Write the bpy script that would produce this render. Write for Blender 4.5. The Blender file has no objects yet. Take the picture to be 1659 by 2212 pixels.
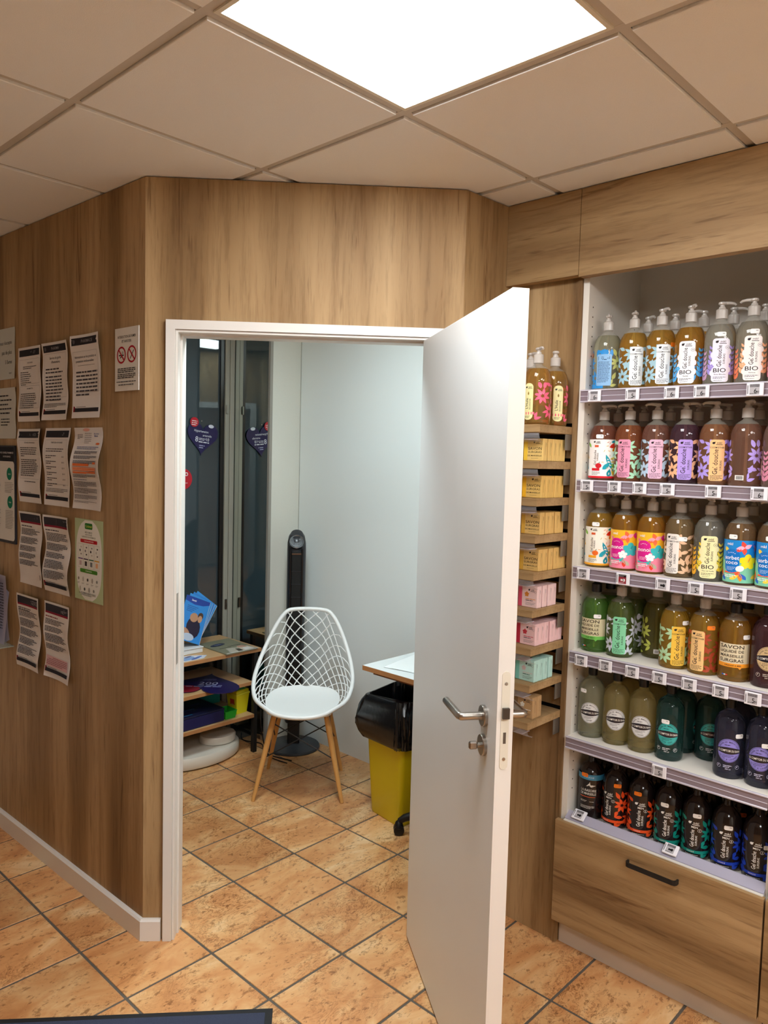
import bpy, math, random
from mathutils import Vector, Matrix
PI = math.pi
scn = bpy.context.scene
col = scn.collection

# ------------------------------------------------------------------ camera, world, exposure
H_CEIL = 2.5586
cam_d = bpy.data.cameras.new('camera'); cam = bpy.data.objects.new('camera', cam_d); col.objects.link(cam)
cam_d.sensor_fit = 'VERTICAL'; cam_d.sensor_height = 36.0; cam_d.lens = 1657.37 / 2212 * 36.0
cam_d.clip_start = 0.02; cam_d.clip_end = 100
YAW, PITCH, ROLL = 0.81048555, 0.06984327, -0.02572387
fw = Vector((math.sin(YAW)*math.cos(PITCH), math.cos(YAW)*math.cos(PITCH), -math.sin(PITCH)))
rt = Vector((math.cos(YAW), -math.sin(YAW), 0)); dn = fw.cross(rt)
r2 = math.cos(ROLL)*rt + math.sin(ROLL)*dn; d2 = -math.sin(ROLL)*rt + math.cos(ROLL)*dn
CAM = Vector((-1.5024, -1.3924, 1.667))
m = Matrix((r2, -d2, -fw)).transposed().to_4x4(); m.translation = CAM
cam.matrix_world = m
scn.camera = cam
w = bpy.data.worlds.new('night'); scn.world = w; w.use_nodes = True
w.node_tree.nodes['Background'].inputs[0].default_value = (0.012, 0.018, 0.022, 1)
w.node_tree.nodes['Background'].inputs[1].default_value = 1.0
scn.view_settings.view_transform = 'Standard'; scn.view_settings.look = 'None'
scn.view_settings.gamma = 1.0; scn.view_settings.use_curve_mapping = False
scn.view_settings.exposure = 0.0
scn.cycles.use_denoising = True
scn.cycles.max_bounces = 7; scn.cycles.diffuse_bounces = 4; scn.cycles.glossy_bounces = 4; scn.cycles.transmission_bounces = 6; scn.cycles.transparent_max_bounces = 8
scn.cycles.caustics_refractive = True; scn.cycles.caustics_reflective = False
scn.cycles.sample_clamp_indirect = 4.0
SHOP_LIGHT = 31.0      # radiance of the shop's ceiling panels
BOOTH_LIGHT = 44.0     # radiance of the booth's ceiling panel

# ------------------------------------------------------------------ helpers
def lin(c):
    if isinstance(c, str):
        c = c.lstrip('#'); c = [int(c[i:i+2], 16)/255 for i in (0, 2, 4)]
    return tuple((x/12.92 if x <= 0.04045 else ((x+0.055)/1.055)**2.4) for x in c[:3])
def srgb(r, g, b): return '#%02x%02x%02x' % (min(255, int(r)), min(255, int(g)), min(255, int(b)))
MATS = {}
def newmat(name):
    mt = bpy.data.materials.new(name); mt.use_nodes = True
    nt = mt.node_tree; b = nt.nodes['Principled BSDF']
    MATS[name] = mt
    return mt, nt, b
def plain(name, colr, rough=0.5, metal=0.0, spec=0.5, trans=0.0, ior=1.45, emit=None, es=1.0, bump=0, bscale=200, coat=0, vary=0.0):
    if name in MATS: return MATS[name]
    mt, nt, b = newmat(name)
    rgb = lin(colr) if isinstance(colr, str) else colr
    b.inputs['Base Color'].default_value = (*rgb, 1)
    b.inputs['Roughness'].default_value = rough; b.inputs['Metallic'].default_value = metal
    b.inputs['Specular IOR Level'].default_value = spec
    b.inputs['Transmission Weight'].default_value = trans; b.inputs['IOR'].default_value = ior
    b.inputs['Coat Weight'].default_value = coat
    if emit:
        b.inputs['Emission Color'].default_value = (*emit, 1); b.inputs['Emission Strength'].default_value = es
    if bump or vary:
        tc = nt.nodes.new('ShaderNodeTexCoord'); n = nt.nodes.new('ShaderNodeTexNoise')
        n.inputs['Scale'].default_value = bscale; n.inputs['Detail'].default_value = 2
        nt.links.new(tc.outputs['Object'], n.inputs['Vector'])
        if bump:
            bp = nt.nodes.new('ShaderNodeBump'); bp.inputs['Strength'].default_value = bump; bp.inputs['Distance'].default_value = 0.002
            nt.links.new(n.outputs['Fac'], bp.inputs['Height']); nt.links.new(bp.outputs['Normal'], b.inputs['Normal'])
        if vary:
            mx = nt.nodes.new('ShaderNodeMix'); mx.data_type = 'RGBA'
            mx.inputs['A'].default_value = (*[x*(1-vary) for x in rgb], 1); mx.inputs['B'].default_value = (*[min(1, x*(1+vary)) for x in rgb], 1)
            nt.links.new(n.outputs['Fac'], mx.inputs['Factor']); nt.links.new(mx.outputs['Result'], b.inputs['Base Color'])
    return mt
def ink_mat(name='printed_ink', rough=0.45, spec=0.4):
    if name in MATS: return MATS[name]
    mt, nt, b = newmat(name)
    a = nt.nodes.new('ShaderNodeAttribute'); a.attribute_name = 'ink'
    nt.links.new(a.outputs['Color'], b.inputs['Base Color'])
    b.inputs['Roughness'].default_value = rough; b.inputs['Specular IOR Level'].default_value = spec
    return mt
def ramp(nt, stops):
    r = nt.nodes.new('ShaderNodeValToRGB'); e = r.color_ramp.elements
    while len(e) < len(stops): e.new(0.5)
    for i, (p, c) in enumerate(stops):
        e[i].position = p; e[i].color = (*c, 1)
    return r
def wood(name, scale, tint=1.0, dark=0.0, rough=0.55):
    """oak laminate; scale = stretch of the grain per axis (small = along the grain)"""
    if name in MATS: return MATS[name]
    mt, nt, b = newmat(name); L = nt.links
    tc = nt.nodes.new('ShaderNodeTexCoord'); mp = nt.nodes.new('ShaderNodeMapping')
    mp.inputs['Scale'].default_value = scale
    L.new(tc.outputs['Object'], mp.inputs['Vector'])
    def noise(sc, det, rg, dist=0.0):
        n = nt.nodes.new('ShaderNodeTexNoise'); n.inputs['Scale'].default_value = sc; n.inputs['Detail'].default_value = det
        n.inputs['Roughness'].default_value = rg; n.inputs['Distortion'].default_value = dist
        L.new(mp.outputs['Vector'], n.inputs['Vector']); return n
    n1 = noise(6.5, 2, 0.55, 0.0); n2 = noise(55, 4, 0.72, 0.0); n3 = noise(15, 4, 0.68, 1.6)
    k = [lin(srgb(x*tint, y*tint, z*tint)) for x, y, z in ((124, 95, 62), (154, 123, 84), (174, 143, 102), (192, 162, 120))]
    r1 = ramp(nt, [(0.30, k[0]), (0.45, k[1]), (0.58, k[2]), (0.75, k[3])]); L.new(n1.outputs['Fac'], r1.inputs['Fac'])
    r2 = ramp(nt, [(0.30, (0.52, 0.47, 0.42)), (0.52, (1, 1, 1)), (0.8, (1.0, 1.0, 1.0))]); L.new(n2.outputs['Fac'], r2.inputs['Fac'])
    r3 = ramp(nt, [(0.30, (0.45, 0.36, 0.30)), (0.375, (0.90, 0.86, 0.83)), (0.5, (1, 1, 1))]); L.new(n3.outputs['Fac'], r3.inputs['Fac'])
    m1 = nt.nodes.new('ShaderNodeMix'); m1.data_type = 'RGBA'; m1.blend_type = 'MULTIPLY'; m1.inputs['Factor'].default_value = 0.6
    L.new(r1.outputs['Color'], m1.inputs['A']); L.new(r2.outputs['Color'], m1.inputs['B'])
    m2 = nt.nodes.new('ShaderNodeMix'); m2.data_type = 'RGBA'; m2.blend_type = 'MULTIPLY'; m2.inputs['Factor'].default_value = 0.8
    L.new(m1.outputs['Result'], m2.inputs['A']); L.new(r3.outputs['Color'], m2.inputs['B'])
    n5 = noise(75, 2, 0.5, 0.0); r5 = ramp(nt, [(0.27, (0.50, 0.44, 0.40)), (0.35, (1, 1, 1))]); L.new(n5.outputs['Fac'], r5.inputs['Fac'])
    m3 = nt.nodes.new('ShaderNodeMix'); m3.data_type = 'RGBA'; m3.blend_type = 'MULTIPLY'; m3.inputs['Factor'].default_value = 0.6
    L.new(m2.outputs['Result'], m3.inputs['A']); L.new(r5.outputs['Color'], m3.inputs['B'])
    L.new(m3.outputs['Result'], b.inputs['Base Color'])
    bp = nt.nodes.new('ShaderNodeBump'); bp.inputs['Strength'].default_value = 0.12; bp.inputs['Distance'].default_value = 0.001
    L.new(n2.outputs['Fac'], bp.inputs['Height']); L.new(bp.outputs['Normal'], b.inputs['Normal'])
    b.inputs['Roughness'].default_value = rough; b.inputs['Specular IOR Level'].default_value = 0.25
    return mt
def clear_mat(name, colr, alpha, rough=0.15):
    """thin translucent moulded plastic"""
    if name in MATS: return MATS[name]
    mt, nt, b = newmat(name)
    b.inputs['Base Color'].default_value = (*lin(colr), 1); b.inputs['Roughness'].default_value = rough
    b.inputs['Specular IOR Level'].default_value = 0.7
    tr = nt.nodes.new('ShaderNodeBsdfTransparent'); mx = nt.nodes.new('ShaderNodeMixShader'); mx.inputs[0].default_value = alpha
    nt.links.new(tr.outputs[0], mx.inputs[1]); nt.links.new(b.outputs[0], mx.inputs[2])
    nt.links.new(mx.outputs[0], nt.nodes['Material Output'].inputs['Surface'])
    return mt
def liquid(hexc, dens=0.62):
    n = 'liquid_soap_' + hexc.strip('#')
    if n in MATS: return MATS[n]
    return plain(n, tuple(x**dens for x in lin(hexc)), rough=0.04, trans=0.84, ior=1.36, spec=0.6)

class MB:
    """collects shapes and links them as one mesh object"""
    def __init__(s): s.v = []; s.f = []; s.c = []; s.cur = None
    def add(s, vs, fs, c=None):
        o = len(s.v); s.v += [tuple(p) for p in vs]
        for f in fs: s.f.append([i+o for i in f]); s.c.append(c)
        return s
    def box(s, x0, x1, y0, y1, z0, z1, M=None):
        vs = [Vector(p) for p in ((x0,y0,z0),(x1,y0,z0),(x1,y1,z0),(x0,y1,z0),(x0,y0,z1),(x1,y0,z1),(x1,y1,z1),(x0,y1,z1))]
        if M is not None: vs = [M @ p for p in vs]
        return s.add(vs, [(0,3,2,1),(4,5,6,7),(0,1,5,4),(1,2,6,5),(2,3,7,6),(3,0,4,7)])
    def bbox(s, x0, x1, y0, y1, z0, z1, b=0.002, M=None):
        """box with chamfered edges"""
        import itertools
        vs = []; idx = {}
        X = (x0, x1); Y = (y0, y1); Z = (z0, z1)
        for i, j, k in itertools.product((0, 1), repeat=3):
            sx, sy, sz = (1 if i == 0 else -1), (1 if j == 0 else -1), (1 if k == 0 else -1)
            for ax in range(3):
                p = [X[i], Y[j], Z[k]]
                for q, sg in ((0, sx), (1, sy), (2, sz)):
                    if q != ax: p[q] += b*sg
                idx[(i, j, k, ax)] = len(vs); vs.append(Vector(p))
        g = lambda *a: idx[a]
        fs = []
        for ax in range(3):
            o = [q for q in range(3) if q != ax]
            for side in (0, 1):
                ring = []
                for u, v in ((0,0),(1,0),(1,1),(0,1)):
                    t = [0,0,0]; t[ax] = side; t[o[0]] = u; t[o[1]] = v; ring.append(g(*t, ax))
                fs.append(ring)
        for ax in range(3):
            o = [q for q in range(3) if q != ax]
            for u, v in ((0,0),(1,0),(1,1),(0,1)):
                t0 = [0,0,0]; t0[o[0]] = u; t0[o[1]] = v; t1 = list(t0); t1[ax] = 1
                fs.append([g(*t0, o[0]), g(*t1, o[0]), g(*t1, o[1]), g(*t0, o[1])])
        for i, j, k in itertools.product((0, 1), repeat=3):
            fs.append([g(i,j,k,0), g(i,j,k,1), g(i,j,k,2)])
        # fix winding by centre
        c = Vector(((x0+x1)/2, (y0+y1)/2, (z0+z1)/2)); out = []
        for f in fs:
            p = [vs[i] for i in f]; n = (p[1]-p[0]).cross(p[2]-p[0]); mid = sum(p, Vector())/len(p)
            out.append(f if n.dot(mid-c) > 0 else f[::-1])
        if M is not None: vs = [M @ p for p in vs]
        return s.add(vs, out)
    def lathe(s, prof, n=24, M=None, sx=1.0, sy=1.0, caps=True):
        vs = []; fs = []
        for r, z in prof:
            for k in range(n):
                a = 2*PI*k/n; vs.append(Vector((r*sx*math.cos(a), r*sy*math.sin(a), z)))
        for i in range(len(prof)-1):
            for k in range(n):
                a, b = i*n+k, i*n+(k+1) % n; fs.append((a, b, b+n, a+n))
        if caps:
            fs.append(tuple(range(n))[::-1]); fs.append(tuple(range((len(prof)-1)*n, len(prof)*n)))
        if M is not None: vs = [M @ p for p in vs]
        return s.add(vs, fs)
    def tube(s, pts, r, n=8, cap=True, closed=False):
        pts = [Vector(p) for p in pts]; N = len(pts); vs = []; fs = []
        rr = r if isinstance(r, (list, tuple)) else [r]*N
        up = Vector((0, 0, 1)); prev = None
        for i, p in enumerate(pts):
            if closed: t = pts[(i+1) % N]-pts[i-1]
            else: t = pts[min(i+1, N-1)]-pts[max(i-1, 0)]
            t.normalize()
            if prev is None:
                a = up if abs(t.dot(up)) < 0.95 else Vector((1, 0, 0)); x = t.cross(a).normalized()
            else:
                x = (prev - t*prev.dot(t)).normalized()
            prev = x; y = t.cross(x)
            for k in range(n):
                an = 2*PI*k/n; vs.append(p + rr[i]*(math.cos(an)*x + math.sin(an)*y))
        for i in range(N if closed else N-1):
            for k in range(n):
                a, b = i*n+k, i*n+(k+1) % n; c, d = ((i+1) % N)*n+(k+1) % n, ((i+1) % N)*n+k
                fs.append((a, b, c, d))
        if cap and not closed:
            fs.append(tuple(range(n))[::-1]); fs.append(tuple(range((N-1)*n, N*n)))
        return s.add(vs, fs)
    def prism(s, poly, z0, z1, M=None):
        n = len(poly); vs = [Vector((x, y, z0)) for x, y in poly] + [Vector((x, y, z1)) for x, y in poly]
        fs = [tuple(range(n))[::-1], tuple(range(n, 2*n))] + [(i, (i+1) % n, n+(i+1) % n, n+i) for i in range(n)]
        if M is not None: vs = [M @ p for p in vs]
        return s.add(vs, fs)
    def mesh(s, name, mat, smooth=0, inkcol=False):
        me = bpy.data.meshes.new(name); me.from_pydata(s.v, [], s.f)
        me.materials.append(mat)
        if inkcol:
            at = me.attributes.new('ink', 'FLOAT_COLOR', 'CORNER'); buf = []
            for f, c in zip(s.f, s.c):
                cc = (*(lin(c) if isinstance(c, str) else c), 1.0) if c else (0.8, 0.8, 0.8, 1)
                buf += cc*len(f)
            at.data.foreach_set('color', buf)
        if smooth:
            me.polygons.foreach_set('use_smooth', [True]*len(me.polygons)); me.set_sharp_from_angle(angle=math.radians(smooth))
        me.update(); return me
    def build(s, name, mat, parent=None, smooth=0, inkcol=False, label=None):
        return link(name, s.mesh(name, mat, smooth, inkcol), parent, label)
def link(name, me, parent=None, label=None, loc=None, rz=None):
    o = bpy.data.objects.new(name, me); col.objects.link(o)
    if parent is not None: o.parent = parent
    if label: o['label'] = label
    if loc is not None: o.location = loc
    if rz is not None: o.rotation_euler = (0, 0, rz)
    return o
def thing(name, label, cat, loc=(0, 0, 0), rz=0.0, group=None):
    o = link(name, None, None, label, loc, rz); o['category'] = cat; o.empty_display_size = 0.05
    if group: o['group'] = group
    return o
def tag(o, label, cat, group=None):
    o['label'] = label; o['category'] = cat
    if group: o['group'] = group
    return o
def struct(o, label=None):
    o['kind'] = 'structure'
    if label: o['label'] = label
    return o
def T(x=0, y=0, z=0, rz=0, rx=0, ry=0):
    return Matrix.Translation((x, y, z)) @ Matrix.Rotation(rz, 4, 'Z') @ Matrix.Rotation(ry, 4, 'Y') @ Matrix.Rotation(rx, 4, 'X')

# ---- flat print: shapes in (u, v) that are later wrapped on a surface
_txt = {}
def text_geo(s):
    if s in _txt: return _txt[s]
    cu = bpy.data.curves.new('t', 'FONT'); cu.body = s; cu.size = 1.0; cu.resolution_u = 2; cu.offset = 0.007
    ob = bpy.data.objects.new('t', cu); col.objects.link(ob)
    dg = bpy.context.evaluated_depsgraph_get(); e = ob.evaluated_get(dg); me = e.to_mesh()
    vs = [(v.co.x, v.co.y) for v in me.vertices]; fs = [tuple(p.vertices) for p in me.polygons]
    e.to_mesh_clear(); bpy.data.objects.remove(ob); bpy.data.curves.remove(cu)
    xs = [p[0] for p in vs] or [0]; ys = [p[1] for p in vs] or [0]
    _txt[s] = (vs, fs, min(xs), max(xs), min(ys), max(ys)); return _txt[s]
class Print:
    def __init__(s): s.L = {}
    def put(s, layer, vs, fs, c):
        s.L.setdefault(layer, []).append((vs, fs, c))
    def cols(s, layer, u0, u1, top, bot, c, n=8):
        vs = []; fs = []
        for i in range(n+1):
            u = u0+(u1-u0)*i/n; vs += [(u, bot(u)), (u, top(u))]
        for i in range(n): fs.append((2*i, 2*i+2, 2*i+3, 2*i+1))
        s.put(layer, vs, fs, c)
    def rect(s, layer, u0, u1, v0, v1, c, n=4, m=1):
        vs = [(u0+(u1-u0)*i/n, v0+(v1-v0)*j/m) for j in range(m+1) for i in range(n+1)]
        s.put(layer, vs, [(j*(n+1)+i, j*(n+1)+i+1, (j+1)*(n+1)+i+1, (j+1)*(n+1)+i) for j in range(m) for i in range(n)], c)
    def rrect(s, layer, u0, u1, v0, v1, r, c, n=10):
        def d(u):
            e = min(u-u0, u1-u)
            return 0 if e >= r else r-math.sqrt(max(0, r*r-(r-e)**2))
        us = sorted({u0, u1, *[u0+r*(1-math.cos(k*PI/10)) for k in range(6)], *[u1-r*(1-math.cos(k*PI/10)) for k in range(6)], *[u0+(u1-u0)*i/n for i in range(n+1)]})
        vs = []
        for u in us: vs += [(u, v0+d(u)), (u, v1-d(u))]
        s.put(layer, vs, [(2*i, 2*i+2, 2*i+3, 2*i+1) for i in range(len(us)-1)], c)
    def ell(s, layer, cu, cv, a, b, c, n=14, rot=0):
        if a > 0.011 and rot == 0:
            g = lambda u: b*math.sqrt(max(0.0, 1-((u-cu)/a)**2))
            us = [cu-a*math.cos(PI*k/16) for k in range(17)]; vs = []
            for u in us: vs += [(u, cv-g(u)), (u, cv+g(u))]
            return s.put(layer, vs, [(2*k, 2*k+2, 2*k+3, 2*k+1) for k in range(16)], c)
        vs = [(cu, cv)]; ca, sa = math.cos(rot), math.sin(rot)
        for k in range(n):
            t = 2*PI*k/n; x, y = a*math.cos(t), b*math.sin(t); vs.append((cu+x*ca-y*sa, cv+x*sa+y*ca))
        s.put(layer, vs, [(0, k+1, (k+1) % n+1) for k in range(n)], c)
    def ring(s, layer, cu, cv, r0, r1, c, n=20, sy=1.0):
        vs = []
        for k in range(n):
            t = 2*PI*k/n; vs += [(cu+r0*math.cos(t), cv+sy*r0*math.sin(t)), (cu+r1*math.cos(t), cv+sy*r1*math.sin(t))]
        s.put(layer, vs, [(2*k, 2*k+1, (2*k+3) % (2*n), (2*k+2) % (2*n)) for k in range(n)], c)
    def poly(s, layer, pts, c): s.put(layer, list(pts), [tuple(range(len(pts)))], c)
    def leaf(s, layer, u, v, ang, ln, wd, c, n=5, bend=0.0, clip=None):
        vs = []; ca, sa = math.cos(ang), math.sin(ang)
        for i in range(n+1):
            t = i/n; x = ln*t; w_ = wd*0.5*(math.sin(PI*min(1, t**0.8*0.97+0.03))) ; y0 = bend*ln*t*t
            for y in (y0-w_, y0+w_):
                p = (u+x*ca-y*sa, v+x*sa+y*ca)
                if clip: p = (min(max(p[0], clip[0]), clip[1]), min(max(p[1], clip[2]), clip[3]))
                vs.append(p)
        s.put(layer, vs, [(2*i, 2*i+2, 2*i+3, 2*i+1) for i in range(n)], c)
    def text(s, layer, string, cu, cv, h, c, rot=0, wmax=None, align='c', sx=1.0, mirror=False):
        vs, fs, x0, x1, y0, y1 = text_geo(string)
        k = h/0.7; kx = k*sx
        if wmax and (x1-x0)*kx > wmax: kx = wmax/(x1-x0)
        ox = {'c': (x0+x1)/2, 'l': x0, 'r': x1}[align]; oy = 0.35
        ca, sa = math.cos(rot), math.sin(rot); out = []
        for x, y in vs:
            a, b = (x-ox)*kx, (y-oy)*k; out.append((cu+a*ca-b*sa, cv+a*sa+b*ca))
        s.put(layer, out, fs, c)
    def lines(s, layer, u0, u1, vtop, n, pitch, h, c, rnd, last=0.6, rag=0.0):
        """rows of small print, broken into words"""
        for i in range(n):
            v = vtop-i*pitch; e = u1-(u1-u0)*rag*rnd.random()
            if i == n-1: e = u0+(u1-u0)*last
            u = u0
            while u < e-1e-4:
                wl = rnd.uniform(2.0, 6.0)*h*1.1; ue = min(u+wl, e)
                s.rect(layer, u, ue, v-h, v, c, n=1); u = ue+h*0.7
    def obj(s, layer, name, parent, fmap, mat=None, label=None, eps=0.0):
        if layer not in s.L: return None
        mb = MB()
        for k, (vs, fs, c) in enumerate(s.L[layer]):
            mb.add([fmap(u, v, eps+k*1.2e-5) for u, v in vs], fs, c)
        return mb.build(name, mat or ink_mat(), parent, inkcol=True, label=label)

def wrap(r, ell=1.0):
    def f(u, v, e):
        a = u/r; return ((r+e)*math.sin(a), -(r*ell+e)*math.cos(a), v)
    return f

# ------------------------------------------------------------------ shared materials
WOOD_V = wood('oak_laminate_upright', (1.0, 1.0, 0.07))
WOOD_Y = wood('oak_laminate_lengthwise', (1.0, 0.07, 1.0))
WOOD_X = wood('oak_laminate_crosswise', (0.08, 1.0, 1.0))
BEECH = plain('beech_edge', srgb(172, 122, 78), 0.4, vary=0.12, bscale=30)
WHITE = plain('white_satin_paint', srgb(226, 222, 216), 0.32, vary=0.02, bscale=3)
DOORW = plain('white_door_laminate', srgb(226, 230, 230), 0.35, vary=0.02, bscale=4)
WALLW = plain('white_wall_panel', srgb(224, 230, 230), 0.55, bump=0.05, bscale=120)
PLAST = plain('white_plaster_rough', srgb(216, 215, 206), 0.8, bump=0.5, bscale=90)
CABW = plain('white_cabinet_board', srgb(224, 218, 208), 0.4)
PLINTH = plain('greige_plinth', srgb(206, 196, 184), 0.4)
STEEL = plain('brushed_steel', srgb(172, 166, 158), 0.28, metal=1.0)
DARKST = plain('dark_steel', srgb(90, 86, 82), 0.35, metal=1.0)
BLACK = plain('black_plastic', srgb(18, 18, 20), 0.35)
BLACKM = plain('matt_black_metal', srgb(20, 19, 19), 0.5)
GAP = plain('black_channel', srgb(12, 11, 10), 0.7)
PAPER = plain('white_paper', srgb(226, 222, 220), 0.7)
CHAIRW = plain('white_moulded_plastic', srgb(232, 234, 233), 0.35)
INK = ink_mat(); INKM = ink_mat('printed_card', 0.6, 0.3); INKG = ink_mat('glossy_print', 0.25, 0.5)

# ------------------------------------------------------------------ plan
c1 = Vector((-0.217, 0.922)); c2 = Vector((0.5328, 0.2042)); c3 = Vector((0.757, 0.195))
dF = (c2-c1).normalized(); nF = Vector((-dF.y, dF.x))            # along the door wall, into the booth
dL = Vector((-0.03367, 0.99943)); nL = Vector((-0.99943, -0.03367))   # along the notice wall, out of it
def FW(t, z, o=0.0):      # door wall: t along, o into the booth
    p = c1+dF*t+nF*o; return Vector((p.x, p.y, z))
def LW(s_, z, o=0.0):     # notice wall: s along (away from the corner), o out of the wall
    p = c1+dL*s_+nL*o; return Vector((p.x, p.y, z))
MF = Matrix(((dF.x, nF.x, 0, c1.x), (dF.y, nF.y, 0, c1.y), (0, 0, 1, 0), (0, 0, 0, 1)))   # local x along wall, y into the booth
ML = Matrix(((-dL.x, -nL.x, 0, c1.x), (-dL.y, -nL.y, 0, c1.y), (0, 0, 1, 0), (0, 0, 0, 1)))  # local x toward the corner, y into the wall

# ------------------------------------------------------------------ floor
def tile_mat():
    mt, nt, b = newmat('travertine_floor_tile'); L = nt.links
    tc = nt.nodes.new('ShaderNodeTexCoord'); oi = nt.nodes.new('ShaderNodeObjectInfo')
    mu = nt.nodes.new('ShaderNodeVectorMath'); mu.operation = 'SCALE'; mu.inputs[0].default_value = (37, 91, 53)
    L.new(oi.outputs['Random'], mu.inputs['Scale'])
    ad = nt.nodes.new('ShaderNodeVectorMath'); ad.operation = 'ADD'
    L.new(tc.outputs['Object'], ad.inputs[0]); L.new(mu.outputs[0], ad.inputs[1])
    mp = nt.nodes.new('ShaderNodeMapping'); mp.inputs['Scale'].default_value = (1.0, 0.55, 1.0); mp.inputs['Rotation'].default_value = (0, 0, 0.5)
    L.new(ad.outputs[0], mp.inputs['Vector'])
    def noise(sc, det, rg, di):
        n = nt.nodes.new('ShaderNodeTexNoise'); n.inputs['Scale'].default_value = sc; n.inputs['Detail'].default_value = det
        n.inputs['Roughness'].default_value = rg; n.inputs['Distortion'].default_value = di
        L.new(mp.outputs[0], n.inputs['Vector']); return n
    n1 = noise(7, 4, 0.62, 0.8); n2 = noise(16, 5, 0.72, 2.2); n3 = noise(60, 3, 0.7, 0.0); n4 = noise(5, 1, 0.5, 0.0)
    r1 = ramp(nt, [(0.30, lin(srgb(182, 122, 74))), (0.45, lin(srgb(201, 144, 92))), (0.58, lin(srgb(213, 166, 114))), (0.72, lin(srgb(225, 192, 146)))])
    L.new(n1.outputs['Fac'], r1.inputs['Fac'])
    r2 = ramp(nt, [(0.47, (1, 1, 1)), (0.496, (0.52, 0.42, 0.34)), (0.504, (0.52, 0.42, 0.34)), (0.53, (1, 1, 1))]); L.new(n2.outputs['Fac'], r2.inputs['Fac'])
    r3 = ramp(nt, [(0.34, (0.36, 0.27, 0.19)), (0.43, (1, 1, 1))]); L.new(n3.outputs['Fac'], r3.inputs['Fac'])
    r4 = ramp(nt, [(0.42, (0, 0, 0)), (0.62, (1, 1, 1))]); L.new(n4.outputs['Fac'], r4.inputs['Fac'])
    a = nt.nodes.new('ShaderNodeMix'); a.data_type = 'RGBA'; a.blend_type = 'MULTIPLY'
    L.new(r4.outputs['Color'], a.inputs['Factor']); L.new(r1.outputs['Color'], a.inputs['A']); L.new(r2.outputs['Color'], a.inputs['B'])
    c = nt.nodes.new('ShaderNodeMix'); c.data_type = 'RGBA'; c.blend_type = 'MULTIPLY'; c.inputs['Factor'].default_value = 0.75
    L.new(a.outputs['Result'], c.inputs['A']); L.new(r3.outputs['Color'], c.inputs['B'])
    hs = nt.nodes.new('ShaderNodeHueSaturation'); mr = nt.nodes.new('ShaderNodeMapRange')
    mr.inputs['To Min'].default_value = 0.90; mr.inputs['To Max'].default_value = 1.10
    L.new(oi.outputs['Random'], mr.inputs['Value']); L.new(mr.outputs[0], hs.inputs['Value']); L.new(c.outputs['Result'], hs.inputs['Color'])
    L.new(hs.outputs[0], b.inputs['Base Color'])
    bp = nt.nodes.new('ShaderNodeBump'); bp.inputs['Strength'].default_value = 0.15; bp.inputs['Distance'].default_value = 0.002
    L.new(n1.outputs['Fac'], bp.inputs['Height']); L.new(bp.outputs[0], b.inputs['Normal'])
    b.inputs['Roughness'].default_value = 0.36; b.inputs['Specular IOR Level'].default_value = 0.45
    return mt
TILE = tile_mat()
GROUT = plain('grey_grout', srgb(92, 84, 74), 0.9, vary=0.2, bscale=60)
XMIN, XMAX, YMIN, YMAX = -3.6, 1.5, -3.6, 2.52
floor = struct(MB().box(XMIN, XMAX, YMIN, YMAX, -0.06, -0.0025).build('floor', GROUT), 'beige stone tiled floor with dark grout joints')
tp = 0.30823; th = tp/2-0.0046
tmesh = MB().bbox(-th, th, -th, th, -0.02, 0.0, 0.0012).mesh('tile', TILE)
fyaw = math.radians(-89.686); fo = Vector((-0.091, 0.693))
eu = Vector((math.cos(fyaw), math.sin(fyaw))); ev = Vector((-math.sin(fyaw), math.cos(fyaw)))
fwd2 = Vector((fw.x, fw.y)).normalized(); rt2 = Vector((fwd2.y, -fwd2.x))
cand = []
for i in range(-9, 14):
    for j in range(-12, 9):
        p = fo+eu*(tp*(i+0.5))+ev*(tp*(j+0.5))
        if not (XMIN+0.16 < p.x < XMAX-0.16 and YMIN+0.16 < p.y < YMAX-0.16): continue
        q = p-Vector((CAM.x, CAM.y)); f_ = q.dot(fwd2); s_ = abs(q.dot(rt2))
        cand.append(((0 if (f_ > 0.9 and s_ < 0.62*f_+0.5) else 1), q.length, p))
cand.sort(key=lambda t: (t[0], t[1]))
for k, (_, _, p) in enumerate(cand[:299]):
    link('tile', tmesh, floor, loc=(p.x, p.y, 0), rz=fyaw)
if len(cand) > 299:
    mb = MB()
    for _, _, p in cand[299:]: mb.box(-th, th, -th, th, -0.02, 0.0, T(p.x, p.y, 0, fyaw))
    o = mb.build('outer_tiles', TILE, floor); o['kind'] = 'stuff'

# ------------------------------------------------------------------ ceiling and its light panels
CT = plain('mineral_ceiling_tile', srgb(240, 241, 240), 0.9, bump=0.35, bscale=420, vary=0.04)
BAR = plain('ceiling_grid_bar', srgb(196, 188, 176), 0.5)
ceiling = struct(MB().box(XMIN, XMAX, YMIN, YMAX, H_CEIL+0.03, H_CEIL+0.08).build('ceiling', plain('ceiling_void', srgb(60, 56, 52), 0.9)), 'suspended ceiling of square mineral tiles')
cmesh = MB().bbox(-0.2855, 0.2855, -0.2855, 0.2855, -0.007, 0.012, 0.0015).mesh('ceiling_tile', CT)
lights_at = {(-1, -1): 'lit square ceiling light panel above the open door', (0, -5): 'square ceiling light panel further along the shelf wall', (-1, -4): 'square ceiling fill panel added out of view behind the camera', (-3, -4): 'square ceiling fill panel added out of view behind and left of the camera'}  # last two panels are unseen fill, added to raise the overall brightness
for a in range(-6, 3):
    for b_ in range(-6, 5):
        x, y = 0.6*a+0.3, 0.6*b_+0.3
        if x > 1.5 or y > 2.6 or (a, b_) in lights_at: continue
        link('ceiling_tile', cmesh, ceiling, loc=(x, y, H_CEIL))
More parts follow.
